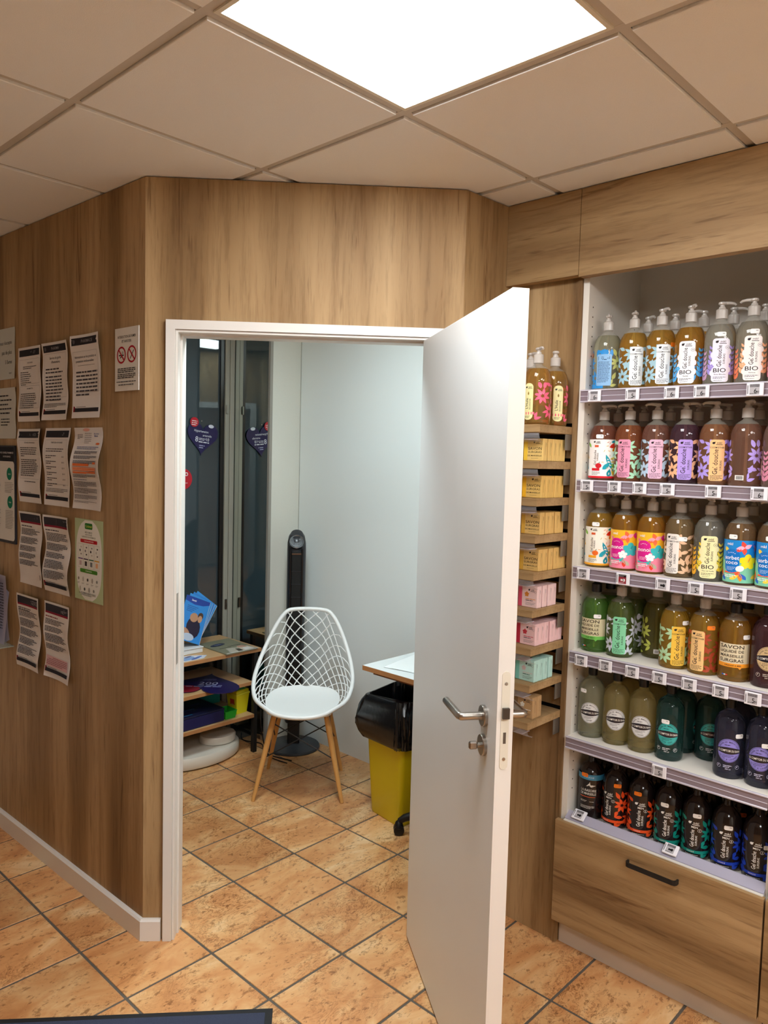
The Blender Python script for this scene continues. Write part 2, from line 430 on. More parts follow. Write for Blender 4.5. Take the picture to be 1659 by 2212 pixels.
for k in range(-6, 3):
    MB().box(0.6*k-0.012, 0.6*k+0.012, YMIN, YMAX, H_CEIL, H_CEIL+0.025).build('grid_bar', BAR, ceiling)
for k in range(-6, 5):
    if 0.6*k < YMAX: MB().box(XMIN, XMAX, 0.6*k-0.012, 0.6*k+0.012, H_CEIL+0.0004, H_CEIL+0.0254).build('grid_bar', BAR, ceiling)
def light_panel(x, y, z, hw, label, strength, colr, grp):
    t = thing('ceiling_light_panel', label, 'ceiling light', (x, y, z), 0, grp)
    mb = MB(); e = hw; i = hw-0.011
    mb.box(-e, e, -e, -i, -0.004, 0.012).box(-e, e, i, e, -0.004, 0.012).box(-e, -i, -i, i, -0.004, 0.012).box(i, e, -i, i, -0.004, 0.012)
    mb.build('frame', plain('light_panel_frame', srgb(226, 222, 206), 0.4), t)
    MB().box(-i, i, -i, i, -0.002, 0.004).build('diffuser', plain('lit_diffuser_%d' % int(strength*10), (0.9, 0.9, 0.9), 0.6, emit=colr, es=strength), t)
for (a, b_), lab in lights_at.items():
    light_panel(0.6*a+0.3, 0.6*b_+0.3, H_CEIL, 0.288, lab, SHOP_LIGHT, (0.95, 0.985, 1.0), 'shop ceiling light panels')
light_panel(0.40, 0.97, H_CEIL-0.012, 0.235, 'small ceiling light panel inside the booth', BOOTH_LIGHT, (0.80, 0.95, 1.0), 'booth ceiling light')

# ------------------------------------------------------------------ walls
HW = H_CEIL-0.0105
TF = 0.075                                     # thickness of the door wall
OP0, OP1, OPZ = 0.0998, 0.9472, 2.067            # rough opening
wl = MB().box(-1.62, 0.0, 0.0, 0.07, 0, HW, ML)
struct(wl.build('wall_left', WOOD_V), 'oak laminate wall covered with printed notices')
wf = MB()
wf.box(0.0, OP0, 0, TF, 0, HW, MF).box(OP0, OP1, 0, TF, OPZ, HW, MF).box(OP1, 1.038, 0, TF, 0, HW, MF)
struct(wf.build('wall_front', WOOD_V), 'oak laminate wall around the open doorway')
# short return between the door wall and the shelf wall
struct(MB().prism([(c2.x, c2.y), (0.80, 0.194), (0.80, 0.27), (c2.x+0.045, c2.y+0.075)], 0, HW).build('wall_return', WOOD_V), 'narrow oak return between doorway and shelves')
# shelf wall: oak panel with slots, stile, fascia
wr = MB().box(0.80, 0.83, -0.066, 0.194, 0, 0.78).box(0.80, 0.83, -0.066, 0.194, 1.80, 2.40).box(0.80, 0.83, -0.066, 0.194, 0.78, 0.80)
wall_r = struct(wr.build('wall_right', WOOD_V), 'oak wall panel behind the small stepped shelves')
MB().box(0.815, 0.83, -0.066, 0.194, 0.80, 1.80).build('slot_channel', GAP, wall_r)
RZ = [1.787, 1.671, 1.551, 1.432, 1.312, 1.191, 1.066, 0.945, 0.822]
for k, z in enumerate(RZ[:-1]):
    MB().box(0.80, 0.8149, -0.066, 0.194, RZ[k+1]+0.012, z-0.052).build('slat', WOOD_V, wall_r)
MB().box(0.792, 0.83, -0.083, -0.0665, 0, 2.40).build('stile', WOOD_V, wall_r)
struct(MB().box(0.755, 0.79, -0.0865, 0.194, 2.276, HW).build('trim_1', WOOD_Y), 'short oak fascia panel beside the doorway')
struct(MB().box(0.755, 0.79, -2.6, -0.0885, 2.270, HW).build('trim_2', WOOD_Y), 'long oak fascia panel above the bottle shelves')
struct(MB().box(0.84, 0.90, YMIN, -0.80, 0, HW).build('wall_shelves', WOOD_V), 'oak clad wall beyond the bottle shelves')
# booth: white inner walls, mirror, glazed back
struct(MB().box(1.43, 1.48, 0.23, 2.095, 0, HW).build('wall_booth_right', WALLW), 'white booth wall behind chair and table')
struct(MB().box(0.83, 1.43, 0.23, 0.27, 0, HW).build('wall_booth_end', WALLW), 'white end wall of the booth')
struct(MB().box(1.215, 1.48, 2.095, 2.15, 0, HW).build('wall_booth_pillar', PLAST), 'rough white plaster pier behind the fan')
struct(MB().box(1.4288, 1.4299, 2.0895, 2.0945, 0.0, HW).build('trim_3', plain('grey_joint', srgb(176, 178, 172), 0.6)), 'thin joint strip in the booth corner')
MIR = plain('mirror_silver', srgb(228, 234, 230), 0.01, metal=1.0)
mirror = tag(MB().box(1.20, 1.212, 2.10, 2.452, 0.03, 2.5).build('mirror_panel', MIR), 'tall mirror panel beside the booth window corner', 'mirror')
struct(MB().box(1.197, 1.216, 2.082, 2.099, 0, 2.52).build('trim_4', plain('grey_alu', srgb(150, 146, 138), 0.45)), 'grey edge strip of the tall mirror')
GLASS = plain('dark_window_glass', srgb(66, 80, 88), 0.015, trans=0.25, ior=1.5, spec=0.6)
win = struct(MB().box(-0.22, 1.115, 2.452, 2.462, 0.03, 2.5).build('window_1', GLASS), 'dark night window at the back of the booth')
ALU = plain('greige_window_frame', srgb(164, 162, 150), 0.4, bump=0.03, bscale=40)
fr = MB().bbox(1.138, 1.166, 2.425, 2.468, 0.0, 2.52, 0.003).bbox(1.168, 1.1985, 2.420, 2.468, 0.0, 2.52, 0.003)
fr.build('window_frame', ALU, win)
MB().box(1.112, 1.138, 2.438, 2.468, 0.0, 2.52).build('window_seal', BLACK, win)
MB().bbox(1.138, 1.148, 2.414, 2.426, 1.905, 1.955, 0.002).build('window_hinge', ALU, win)
MB().bbox(1.145, 1.158, 2.416, 2.426, 0.74, 0.80, 0.002).build('window_latch', DARKST, win)
MB().box(-0.25, 1.2, 2.43, 2.47, -0.0, 0.05).build('window_sill', ALU, win)
struct(MB().box(-3.6, -0.33, 2.46, 2.50, 0, HW).build('wall_facade', plain('cream_wall', srgb(232, 226, 216), 0.7)), 'plain wall beyond the notice wall')
struct(MB().box(1.2, 1.48, 2.47, 2.50, 0, HW).build('wall_booth_back', WALLW), 'wall behind the mirror')
struct(MB().box(XMIN-0.05, XMIN, YMIN, YMAX, 0, HW).build('wall_far_left', WOOD_V), 'plain shop wall far left')
struct(MB().box(XMIN, 0.9, YMIN-0.05, YMIN, 0, HW).build('wall_back', plain('cream_wall', srgb(232, 226, 216), 0.7)), 'plain shop wall behind the photographer')
# dark street ground and facade across the road, seen only faintly through the glass
struct(MB().box(-4, 5, 2.6, 9, -0.2, -0.15).build('ground_street', plain('asphalt', srgb(40, 42, 44), 0.9)), 'dark street outside the window')
# baseboards
bl = MB()
def bb_profile(mb, pts):   # pts: list of (plan point, outward) swept with a chamfered top
    n = len(pts); prof = [(0.0, 0.0), (1.0, 0.0), (1.0, 0.068), (0.62, 0.075), (0.0, 0.075)]; vs = []
    for p, o in pts:
        for a, z in prof: vs.append((p.x+o.x*a, p.y+o.y*a, z))
    k = len(prof); fs = []
    for i in range(n-1):
        for j in range(k): fs.append((i*k+j, i*k+(j+1) % k, (i+1)*k+(j+1) % k, (i+1)*k+j))
    fs.append(tuple(range(k))); fs.append(tuple(range((n-1)*k, n*k))[::-1])
    mb.add(vs, fs)
bt = 0.015; mit = (nL - nF).normalized()*(bt/math.cos(PI/8))
bb_profile(bl, [(c1+dL*1.6, nL*bt), (c1, mit)])
struct(bl.build('baseboard_left', WHITE), 'white baseboard under the notice wall')
bf = MB(); bb_profile(bf, [(c1+dF*0.0002, mit), (c1+dF*0.062, -nF*bt)])
struct(bf.build('baseboard_front', WHITE), 'short white baseboard end beside the door frame')

# ------------------------------------------------------------------ door frame and leaf
fz = 2.097
fm = MB()
def casing(mb, u0, u1, z1, wd, o0, o1):      # mitred U-shape: outer u0..u1, top z1, width wd, depth o0..o1
    P = [(u0, 0), (u0, z1), (u1, z1), (u1, 0), (u1-wd, 0), (u1-wd, z1-wd), (u0+wd, z1-wd), (u0+wd, 0)]
    quads = [(0, 7, 6, 1), (1, 6, 5, 2), (2, 5, 4, 3)]
    vs = [MF @ Vector((u, o0, z)) for u, z in P]+[MF @ Vector((u, o1, z)) for u, z in P]
    fs = []
    for q in quads: fs.append(q); fs.append(tuple(i+8 for i in q[::-1]))
    for i in range(8):
        j = (i+1) % 8; fs.append((i, j, j+8, i+8))
    mb.add(vs, fs)
casing(fm, 0.070, 0.977, fz, 0.0295, -0.016, -0.0005)
frame = struct(fm.build('trim_5', WHITE), 'white door frame with mitred casing')
f2 = MB(); casing(f2, 0.1002, 0.9468, fz-0.0302, 0.008, -0.009, TF+0.012); f2.build('jamb_lining', WHITE, frame)
f3 = MB(); casing(f3, 0.1084, 0.9386, fz-0.0384, 0.006, 0.030, TF+0.012); f3.build('door_stop', WHITE, frame)
f4 = MB(); casing(f4, 0.060, 0.987, fz+0.010, 0.048, TF+0.0125, TF+0.022); f4.build('inner_casing', WHITE, frame)
MB().box(0.1083, 0.1092, -0.004, 0.018, 0.96, 1.20, MF).build('strike_plate', STEEL, frame)
# leaf
LTH = math.radians(-125.35); LW_, LTK, LZ = 0.83, 0.040, 2.0575
hp = Vector((0.4390, 0.2940))
ed = Vector((math.cos(LTH), math.sin(LTH)))
leaf = MB().bbox(0, LW_, 0, LTK, 0.008, LZ, 0.0015).build('door_1', DOORW)
leaf.location = (hp.x, hp.y, 0); leaf.rotation_euler = (0, 0, LTH)      # local x along leaf; local -y face looks left, +y face right
struct(leaf, 'white door leaf standing open into the shop')
# local y=0 face is the one seen at the left: normal -y
MB().bbox(LW_-0.0002, LW_+0.0008, -0.0004, LTK+0.0002, 0.008, LZ, 0.0003).build('edge_band', WHITE, leaf)
def door_side(sgn, y0, zz):
    # sgn -1: left face (local -y), +1 right face
    M = lambda z: T(0.745, y0, z) @ Matrix.Rotation(-sgn*PI/2, 4, 'X')    # local z of the lathe points out of the face
    rose = MB().lathe([(0.026, 0), (0.0262, 0.007), (0.025, 0.009), (0.012, 0.0095)], 28, M(zz)).build('handle_rose', STEEL, leaf, smooth=30)
    y1 = y0+sgn*0.060
    hd = MB(); r = 0.0098
    hd.tube([(0.745, y0+sgn*0.004, zz), (0.745, y1-sgn*0.004, zz), (0.7445, y1, zz), (0.738, y1+sgn*0.003, zz), (0.62, y1+sgn*0.003, zz)], r, 14)
    hd.build('lever_handle', STEEL, leaf, smooth=40)
    zk = zz-0.073
    MB().lathe([(0.026, 0), (0.0262, 0.007), (0.025, 0.009), (0.012, 0.0095)], 28, M(zk)).build('lock_rose', STEEL, leaf, smooth=30)
    if sgn < 0:
        kn = MB(); Mk = M(zk); kn.lathe([(0.006, 0.008), (0.006, 0.018)], 12, Mk); kn.bbox(-0.006, 0.006, -0.0095, 0.0095, 0.017, 0.038, 0.003, Mk)
        kn.build('thumb_turn', STEEL, leaf, smooth=30)
door_side(-1, 0.0, 1.046); door_side(1, LTK, 1.046)
# lock plate on the edge
pl = MB(); pts = []
hwp, hhp = 0.010, 0.1175; zc = 1.062
poly = [(hwp*math.cos(a), hhp-hwp+hwp*math.sin(a)) for a in [k*PI/8 for k in range(9)]]+[(hwp*math.cos(a), -hhp+hwp+hwp*math.sin(a)) for a in [PI+k*PI/8 for k in range(9)]]
Mp = T(LW_+0.0008, LTK/2, zc) @ Matrix(((0, 0, 1, 0), (1, 0, 0, 0), (0, 1, 0, 0), (0, 0, 0, 1)))
LP = pl.prism(poly, 0, 0.0012, Mp).build('lock_plate', plain('cream_lock_plate', srgb(218, 212, 196), 0.35), leaf)
for z in (0.088, -0.092): MB().lathe([(0.0042, 0.0012), (0.0040, 0.0018), (0.002, 0.0019)], 14, Mp @ T(0, z, 0)).build('screw', STEEL, LP, smooth=30)
MB().prism([(-0.0075, 0.006), (0.0085, 0.006), (0.0085, 0.031), (-0.0075, 0.031)], 0.0012, 0.009, Mp).build('latch', DARKST, LP)
MB().prism([(-0.0035, -0.055), (0.0035, -0.055), (0.0035, -0.028), (-0.0035, -0.028)], 0.0012, 0.0016, Mp).build('bolt_slot', plain('bolt_grey', srgb(110, 106, 100), 0.4, metal=0.8), LP)

# ------------------------------------------------------------------ bottle shelves
def wb(mb, name, mat, parent, smooth=0, inkcol=False, label=None, off=None):
    """build from world coordinates under a parent that stands unrotated at off (default: its location)"""
    o = Vector(off if off is not None else parent.location)
    mb.v = [(x-o.x, y-o.y, z-o.z) for x, y, z in mb.v]
    return mb.build(name, mat, parent, smooth, inkcol, label)
CB = (0.80, -0.42, 0.0)
cab = thing('display_cabinet', 'white fitted cabinet with six shelves of soap bottles and an oak drawer', 'cabinet', CB)
SZ = [1.905, 1.613, 1.325, 1.040, 0.747, 0.455]
YL, YR = -0.105, -0.745
wb(MB().box(0.80, 1.18, YL, -0.0835, 0.095, 2.44), 'side_panel', CABW, cab)
wb(MB().box(0.80, 1.18, -0.754, YR, 0.095, 2.44), 'side_panel', CABW, cab)
wb(MB().box(1.165, 1.18, YR, YL, 0.095, 2.44), 'back_panel', CABW, cab)
wb(MB().box(0.80, 1.165, YR, YL, 2.42, 2.44), 'top_panel', CABW, cab)
wb(MB().box(0.812, 0.83, -0.754, -0.087, 0.0, 0.0945), 'plinth', PLINTH, cab)
hol = MB()
z = 0.55
while z < 2.2:
    for xx in (0.828, 1.13):
        hol.lathe([(0.0024, 0), (0.0024, 0.0006)], 8, T(xx, YL-0.0001, z) @ Matrix.Rotation(PI/2, 4, 'X'))
    z += 0.032
o = wb(hol, 'pin_holes', plain('hole_dark', srgb(40, 34, 28), 0.8), cab); o['kind'] = 'stuff'
RAIL = plain('smoky_price_rail', srgb(132, 118, 126), 0.16, spec=0.6)
RLIP = plain('clear_rail_lip', srgb(190, 184, 196), 0.12, spec=0.7)
for k, zt in enumerate(SZ):
    sh = wb(MB().box(0.777, 1.165, YR+0.0005, YL-0.0005, zt-0.022, zt), 'shelf_board', CABW, cab)
    base = Vector(CB)
    if k < 5:
        wb(MB().box(0.7705, 0.7765, YR, YL, zt-0.034, zt-0.004), 'price_rail', RAIL, sh, off=CB)
        wb(MB().bbox(0.7675, 0.7765, YR, YL, zt-0.0038, zt+0.0015, 0.0012), 'rail_lip', RLIP, sh, off=CB)
        wb(MB().bbox(0.7675, 0.7765, YR, YL, zt-0.040, zt-0.0342, 0.0012), 'rail_lip', RLIP, sh, off=CB)
        wb(MB().bbox(0.7693, 0.7704, YR, YL, zt-0.021, zt-0.0185, 0.0004), 'rail_rib', RLIP, sh, off=CB)
    else:
        prof = [(0.787, zt+0.001), (0.789, zt+0.001), (0.818, zt+0.019), (0.818, zt+0.0215), (0.815, zt+0.0215), (0.787, zt+0.004)]
        n = len(prof); vs = [(x, YL, zz) for x, zz in prof]+[(x, YR, zz) for x, zz in prof]
        wb(MB().add(vs, [tuple(range(n)), tuple(range(n, 2*n))[::-1]]+[(i, i+n, (i+1) % n+n, (i+1) % n) for i in range(n)]), 'price_rail', clear_mat('clear_tilted_rail', srgb(186, 182, 200), 0.75, 0.12), sh, off=CB)
dr = wb(MB().bbox(0.765, 0.784, -0.7515, -0.0815, 0.096, 0.4525, 0.001), 'drawer_front', WOOD_Y, cab)
hd = MB(); prof = [(0.7645, -0.347), (0.752, -0.347), (0.744, -0.351), (0.741, -0.359), (0.741, -0.500), (0.744, -0.508), (0.752, -0.512), (0.7645, -0.512)]
inn = [(0.7645, -0.3525), (0.753, -0.3525), (0.7485, -0.355), (0.7465, -0.360), (0.7465, -0.499), (0.7485, -0.504), (0.753, -0.5065), (0.7645, -0.5065)]
vs = []
for zz in (0.399, 0.413):
    vs += [(x, y, zz) for x, y in prof]+[(x, y, zz) for x, y in inn]
fs = []
for i in range(7):
    fs += [(i, i+1, i+9, i+8), (i+16, i+24, i+25, i+17), (i, i+16, i+17, i+1), (i+8, i+9, i+25, i+24)]
fs += [(0, 8, 24, 16), (7, 23, 31, 15)]
wb(hd.add(vs, fs), 'handle', BLACKM, dr, off=CB)
# neighbouring unit, only its edge shows
cab2 = thing('oak_cabinet', 'oak cabinet unit at the right edge next to the shelves', 'cabinet', (0.80, -1.1, 0))
wb(MB().box(0.79, 1.18, -0.792, -0.7555, 0.455, 2.44), 'end_panel', WOOD_V, cab2)
wb(MB().bbox(0.765, 0.784, -1.42, -0.757, 0.096, 0.4525, 0.001), 'drawer_front', WOOD_Y, cab2)
wb(MB().box(0.812, 0.83, -1.42, -0.7565, 0.0, 0.0945), 'plinth', PLINTH, cab2)
wb(MB().box(0.79, 0.83, -1.42, -0.7925, 0.455, 2.26), 'front_panel', WOOD_V, cab2)

# ------------------------------------------------------------------ bottles
rnd = random.Random(5)
BR = 0.0445
PUMPM = clear_mat('translucent_pump_plastic', srgb(214, 206, 198), 0.62, 0.18)
CLEARB = clear_mat('clear_bottle_plastic', srgb(206, 200, 186), 0.22, 0.05)
STEMM = clear_mat('dip_tube_plastic', srgb(210, 200, 180), 0.5, 0.2)
_mesh = {}
def cached(key, fn):
    if key not in _mesh: _mesh[key] = fn()
    return _mesh[key]
BPROF = [(BR*0.90, 0.0), (BR*0.985, 0.004), (BR, 0.010), (BR, 0.134), (BR*0.985, 0.146), (BR*0.94, 0.158), (BR*0.86, 0.169), (BR*0.73, 0.179)]
DZ = 0.0135
def body_mesh(liq):
    return cached(('body', liq), lambda: MB().lathe(BPROF, 32).mesh('body', liquid(liq), 40))
def shoulder_mesh():
    return cached('shoulder', lambda: MB().lathe([(BR*0.728, 0.1792), (BR*0.56, 0.1855), (BR*0.40, 0.190), (0.0140, 0.1925), (0.0128, 0.1975)], 28).mesh('shoulder', CLEARB, 50))
def pump_meshes(kind):
    def mk():
        mat = {'clear': PUMPM, 'black': BLACK}[kind]
        Z = lambda z: z+0.0205
        prof = [(0.0165, Z(0.1775))]
        for i in range(6): prof += [(0.0168, Z(0.179+i*0.004)), (0.0162, Z(0.181+i*0.004))]
        prof += [(0.0165, Z(0.2035)), (0.0145, Z(0.2055)), (0.0105, Z(0.207))]
        c = MB().lathe(prof, 24).mesh('pump_collar', mat, 40)
        h = MB().lathe([(r_, Z(z_)) for r_, z_ in ((0.0100, 0.2072), (0.0085, 0.213), (0.0062, 0.2145), (0.0060, 0.218), (0.0095, 0.2195), (0.0112, 0.2215), (0.0108, 0.2255), (0.0080, 0.2275))], 20)
        h.tube([(0, -0.006, Z(0.2235)), (0, -0.022, Z(0.2245)), (0, -0.034, Z(0.2232)), (0, -0.0395, Z(0.219))], [0.0052, 0.0045, 0.0038, 0.0034], 10)
        return c, h.mesh('pump_head', mat, 40)
    return cached(('pump', kind), mk)
def tube_mesh():
    return cached('dip', lambda: MB().lathe([(0.0034, 0.012), (0.0034, 0.1785)], 10).mesh('dip_tube', STEMM, 40))
# tall bottles with a screw cap
CPROF = [(0.038, 0.0), (0.0415, 0.004), (0.0428, 0.012), (0.0428, 0.146), (0.0420, 0.160), (0.0385, 0.174), (0.031, 0.186), (0.020, 0.194), (0.0140, 0.199), (0.0125, 0.206)]
def tall_body(liq): return cached(('tall', liq), lambda: MB().lathe(CPROF, 32).mesh('body', liquid(liq), 40))
def cap_mesh():
    def mk():
        prof = [(0.0150, 0.2065)]
        for i in range(6): prof += [(0.0153, 0.208+i*0.0042), (0.0148, 0.210+i*0.0042)]
        prof += [(0.0150, 0.2345), (0.0135, 0.237)]
        return MB().lathe(prof, 24).mesh('screw_cap', BLACK, 40)
    return cached('cap', mk)
DARKB = plain('dark_bottle_plastic', srgb(30, 22, 22), 0.12, spec=0.6)
MPROF = [(0.036, 0.0), (0.041, 0.004), (0.0425, 0.012), (0.0425, 0.136), (0.0415, 0.150), (0.037, 0.165), (0.028, 0.179), (0.018, 0.188), (0.0130, 0.196), (0.0120, 0.208)]
def men_body(): return cached('men', lambda: MB().lathe(MPROF, 32).mesh('body', DARKB, 40))
def men_cap(): return cached('mencap', lambda: MB().lathe([(0.0145, 0.2085), (0.0148, 0.230), (0.0135, 0.2325)], 20).mesh('cap', BLACK, 40))

def shape_burst(p, u, v, colr, R, n=9, a0=0.2, a1=2.9, wd=0.34, clip=None, r=None):
    for k in range(n):
        a = a0+(a1-a0)*k/(n-1); l = R*(0.72+0.28*math.sin(PI*k/(n-1)))
        p.leaf('leaf_print', u+0.16*R*math.cos(a), v+0.16*R*math.sin(a), a, l*0.84, R*wd*0.62, colr, 5, 0.05, clip)
def leaf_field(p, colr, seed, u0, u1, v0=0.008, v1=0.112, colr2=None):
    """petals set in rings about several flower centres, filling the strip"""
    r_ = random.Random(seed); cl = (u0, u1, v0, v1)
    def cc(): return colr if (colr2 is None or r_.random() < 0.55) else colr2
    cs = []; k = 0; u = u0-0.004
    while u < u1+0.02:
        cs += [(u, v0+0.004+(0.022 if k % 2 else 0)), (u+0.022, v0+0.066+(0.020 if k % 2 else 0))]; u += 0.044; k += 1
    for i, (cu, cv) in enumerate(cs):
        rot = r_.uniform(0, 1)
        for r0, l, n in ((0.0035, 0.0185, 8), (0.0205, 0.0215, 14)):
            for j in range(n):
                a = rot+2*PI*(j+0.5*(n % 2))/n; mu, mv = cu+(r0+l*0.55)*math.cos(a), cv+(r0+l*0.55)*math.sin(a)
                if not (u0+0.002 < mu < u1-0.002 and v0+0.002 < mv < v1-0.002): continue
                d = math.hypot(mu-cu, mv-cv)
                if any(math.hypot(mu-x, mv-y) < d-0.0015 for q, (x, y) in enumerate(cs) if q != i): continue
                wd = 2*PI*(r0+l*0.55)/n*0.74
                p.leaf('leaf_print', cu+r0*math.cos(a), cv+r0*math.sin(a), a+r_.uniform(-.12, .12), l, min(wd, 0.0095), cc(), 5, 0.10, cl)
def frond_field(p, colr, colr2, seed, u0, u1, v0=0.006, v1=0.112):
    """upright fronds with paired leaves"""
    r_ = random.Random(seed); cl = (u0, u1, v0, v1); u = u0+0.008; k = 0
    while u < u1:
        c = colr if k % 2 else colr2; vb = v0+(0.0 if k % 2 else 0.012)
        p.leaf('leaf_print', u, vb, PI/2+0.05, 0.075, 0.002, c, 6, 0.04, cl)
        for j in range(6):
            vv = vb+0.008+0.0125*j; l = 0.019-0.0016*j
            p.leaf('leaf_print', u, vv, PI/2-0.75, l, l*0.46, c, 5, 0.15, cl); p.leaf('leaf_print', u, vv, PI/2+0.75, l, l*0.46, c, 5, -0.15, cl)
        u += 0.021; k += 1
def logo(p, u, v, c, s=1.0, word='mkl'):
    p.ell('lettering', u-0.0085*s, v, 0.0030*s, 0.0030*s, c); p.leaf('lettering', u-0.0105*s, v-0.001*s, 0.6, 0.0075*s, 0.0036*s, c, 4)
    p.text('lettering', word, u+0.0035*s, v+0.0008*s, 0.0052*s, c, wmax=0.014*s)
    p.rect('lettering', u-0.0035*s, u+0.0105*s, v-0.0048*s, v-0.0034*s, c, 2)
def small_lines(p, u0, u1, v, n, c, seed=1, pitch=0.0032, h=0.0011, layer='lettering'):
    p.lines(layer, u0, u1, v, n, pitch, h, c, random.Random(seed), 0.7, 0.15)
BLK = srgb(46, 40, 42)
def d_cosm(panel, leafc, u0=0.0, colr2=None, seed=3, ink=BLK):
    p = Print(); leaf_field(p, leafc, seed, -0.066, 0.066, colr2=colr2)
    p.rrect('label', u0-0.0155, u0+0.0155, 0.010, 0.112, 0.006, panel)
    logo(p, u0, 0.1035, ink, 0.95); p.text('lettering', "COSM'ETHIK", u0, 0.0925, 0.0042, ink, wmax=0.030)
    p.text('lettering', 'Gel douche', u0-0.0035, 0.057, 0.0098, ink, PI/2, wmax=0.062)
    p.text('lettering', 'SURGRAS', u0+0.0075, 0.048, 0.0042, ink, PI/2, wmax=0.042)
    small_lines(p, u0-0.0125, u0+0.0125, 0.0235, 4, ink, 4)
    return p
def d_bio(panel, leafc, leafc2, u0=0.0, seed=5, ink=BLK, name='Monoï Bio'):
    p = Print(); frond_field(p, leafc, leafc2, seed, -0.066, 0.066)
    p.rrect('label', u0-0.0175, u0+0.0175, 0.008, 0.114, 0.007, panel)
    for k, dv in enumerate((0.030, 0.052, 0.074)):
        p.ell('label', u0-0.0175, dv, 0.004, 0.007, panel, 10); p.ell('label', u0+0.0175, dv+0.008, 0.004, 0.007, panel, 10)
    for k in range(5):
        a = 2*PI*k/5; p.ell('leaf_print2', u0-0.0185+0.0032*math.cos(a), 0.046+0.0032*math.sin(a), 0.0026, 0.0026, leafc2, 8)
    logo(p, u0, 0.1055, ink, 1.0)
    p.text('lettering', 'Gel douche', u0-0.003, 0.071, 0.0088, ink, PI/2, wmax=0.052)
    p.text('lettering', 'SURGRAS', u0+0.0065, 0.064, 0.0042, ink, PI/2, wmax=0.036)
    p.ring('lettering', u0+0.0125, 0.092, 0.0036, 0.0041, ink, 16); p.rect('lettering', u0+0.0105, u0+0.0145, 0.0915, 0.0925, ink, 1)
    p.text('lettering', 'BIO', u0-0.001, 0.0365, 0.0100, ink, wmax=0.026, sx=1.15)
    p.text('lettering', name, u0, 0.0265, 0.0030, ink, wmax=0.024)
    small_lines(p, u0-0.0135, u0+0.0135, 0.0205, 2, ink, 7); small_lines(p, u0-0.012, u0+0.012, 0.0125, 1, ink, 8, h=0.0008)
    return p
def d_back(panel, leafc, leafc2, ink=srgb(60, 84, 120)):
    p = Print(); leaf_field(p, leafc, 9, -0.066, 0.004); leaf_field(p, leafc2, 4, 0.012, 0.066)
    p.rect('leaf_print', -0.064, -0.004, 0.006, 0.018, leafc, 10)
    p.rrect('label', -0.022, 0.014, 0.013, 0.098, 0.004, panel)
    for k in range(4): p.ell('leaf_print', -0.020+0.011*k, 0.101, 0.0042, 0.010, leafc, 10)
    small_lines(p, -0.019, 0.011, 0.092, 3, ink, 11, 0.0036, 0.0024); small_lines(p, -0.019, 0.011, 0.078, 18, ink, 12, 0.0032, 0.0012)
    return p
def d_plainback(leafc, ink=BLK):
    p = Print(); leaf_field(p, leafc, 6, -0.066, -0.028); leaf_field(p, leafc, 7, 0.004, 0.066)
    p.rect('label', -0.020, -0.002, 0.014, 0.026, srgb(232, 228, 222), 3)
    for k in range(9): p.rect('lettering', -0.017+0.0015*k, -0.0162+0.0015*k, 0.016, 0.024, ink, 1)
    return p
def d_splash(fruit, base, band, ink=srgb(120, 110, 104), word='Gel douche'):
    p = Print(); p.rect('label', -0.062, 0.062, 0.006, 0.112, base, 28)
    r_ = random.Random(8)
    for (u, v, a, l, wd, c) in ((0.012, 0.091, 0.35, 0.030, 0.012, '#d8301f'), (0.020, 0.080, 0.75, 0.024, 0.010, '#ee8a1c'), (0.016, 0.105, 0.15, 0.026, 0.007, '#1f8fa6'),
        (0.024, 0.070, 0.1, 0.022, 0.010, '#2aa0b4'), (0.014, 0.058, 0.25, 0.030, 0.006, '#f0d36a'), (0.016, 0.051, -0.05, 0.030, 0.006, '#f2dd8c'), (0.018, 0.044, -0.5, 0.022, 0.010, '#7bb530'),
        (0.004, 0.070, -1.25, 0.052, 0.010, '#1f9db0'), (-0.003, 0.030, 0.75, 0.026, 0.012, '#1aa0b2'), (0.010, 0.010, 1.25, 0.022, 0.012, '#17909e'), (0.026, 0.012, 1.7, 0.026, 0.008, '#f2c62a'),
        (0.036, 0.060, 0.6, 0.022, 0.009, '#d8301f'), (0.040, 0.030, 1.0, 0.024, 0.009, '#7bb530'), (-0.036, 0.090, 2.2, 0.020, 0.008, '#7bb530'), (-0.045, 0.060, 2.6, 0.022, 0.009, '#f0b02a'), (-0.045, 0.03, 2.4, 0.022, 0.009, '#2aa0b4')):
        p.leaf('leaf_print', u, v, a, l, wd, c, 6, 0.12)
    for k in range(16):
        p.leaf('leaf_print', r_.uniform(-0.004, 0.034), r_.uniform(0.03, 0.106), r_.uniform(0, PI), 0.008, 0.0016, ('#d86a5a', '#e8a23a', '#c9b06a')[k % 3], 3)
    p.ell('leaf_print', -0.013, 0.040, 0.0075, 0.0070, fruit, 14); p.leaf('leaf_print', -0.012, 0.046, 1.2, 0.006, 0.002, '#5a7a2a', 3)
    p.rect('leaf_print', -0.062, 0.062, 0.006, 0.0115, band, 28); p.rect('leaf_print', -0.030, -0.010, 0.026, 0.033, band, 5)
    p.rect('leaf_print', -0.024, -0.014, 0.0905, 0.0965, '#d8603a', 3)
    logo(p, -0.018, 0.105, BLK, 0.8)
    p.text('lettering', word, -0.0225, 0.062, 0.0062, ink, PI/2, wmax=0.048); p.text('lettering', 'SURGRAS', -0.0155, 0.064, 0.0036, ink, PI/2, wmax=0.034)
    small_lines(p, -0.030, -0.008, 0.0225, 3, ink, 3)
    return p
def flower(p, u, v, R, c, cc=None, layer='leaf_print', n=5, rot=0.3):
    for k in range(n):
        a = rot+2*PI*k/n; p.ell(layer, u+0.55*R*math.cos(a), v+0.55*R*math.sin(a), 0.5*R, 0.42*R, c, 12, a)
    if cc: p.leaf(layer, u, v, 1.2, R*0.7, R*0.16, cc, 4)
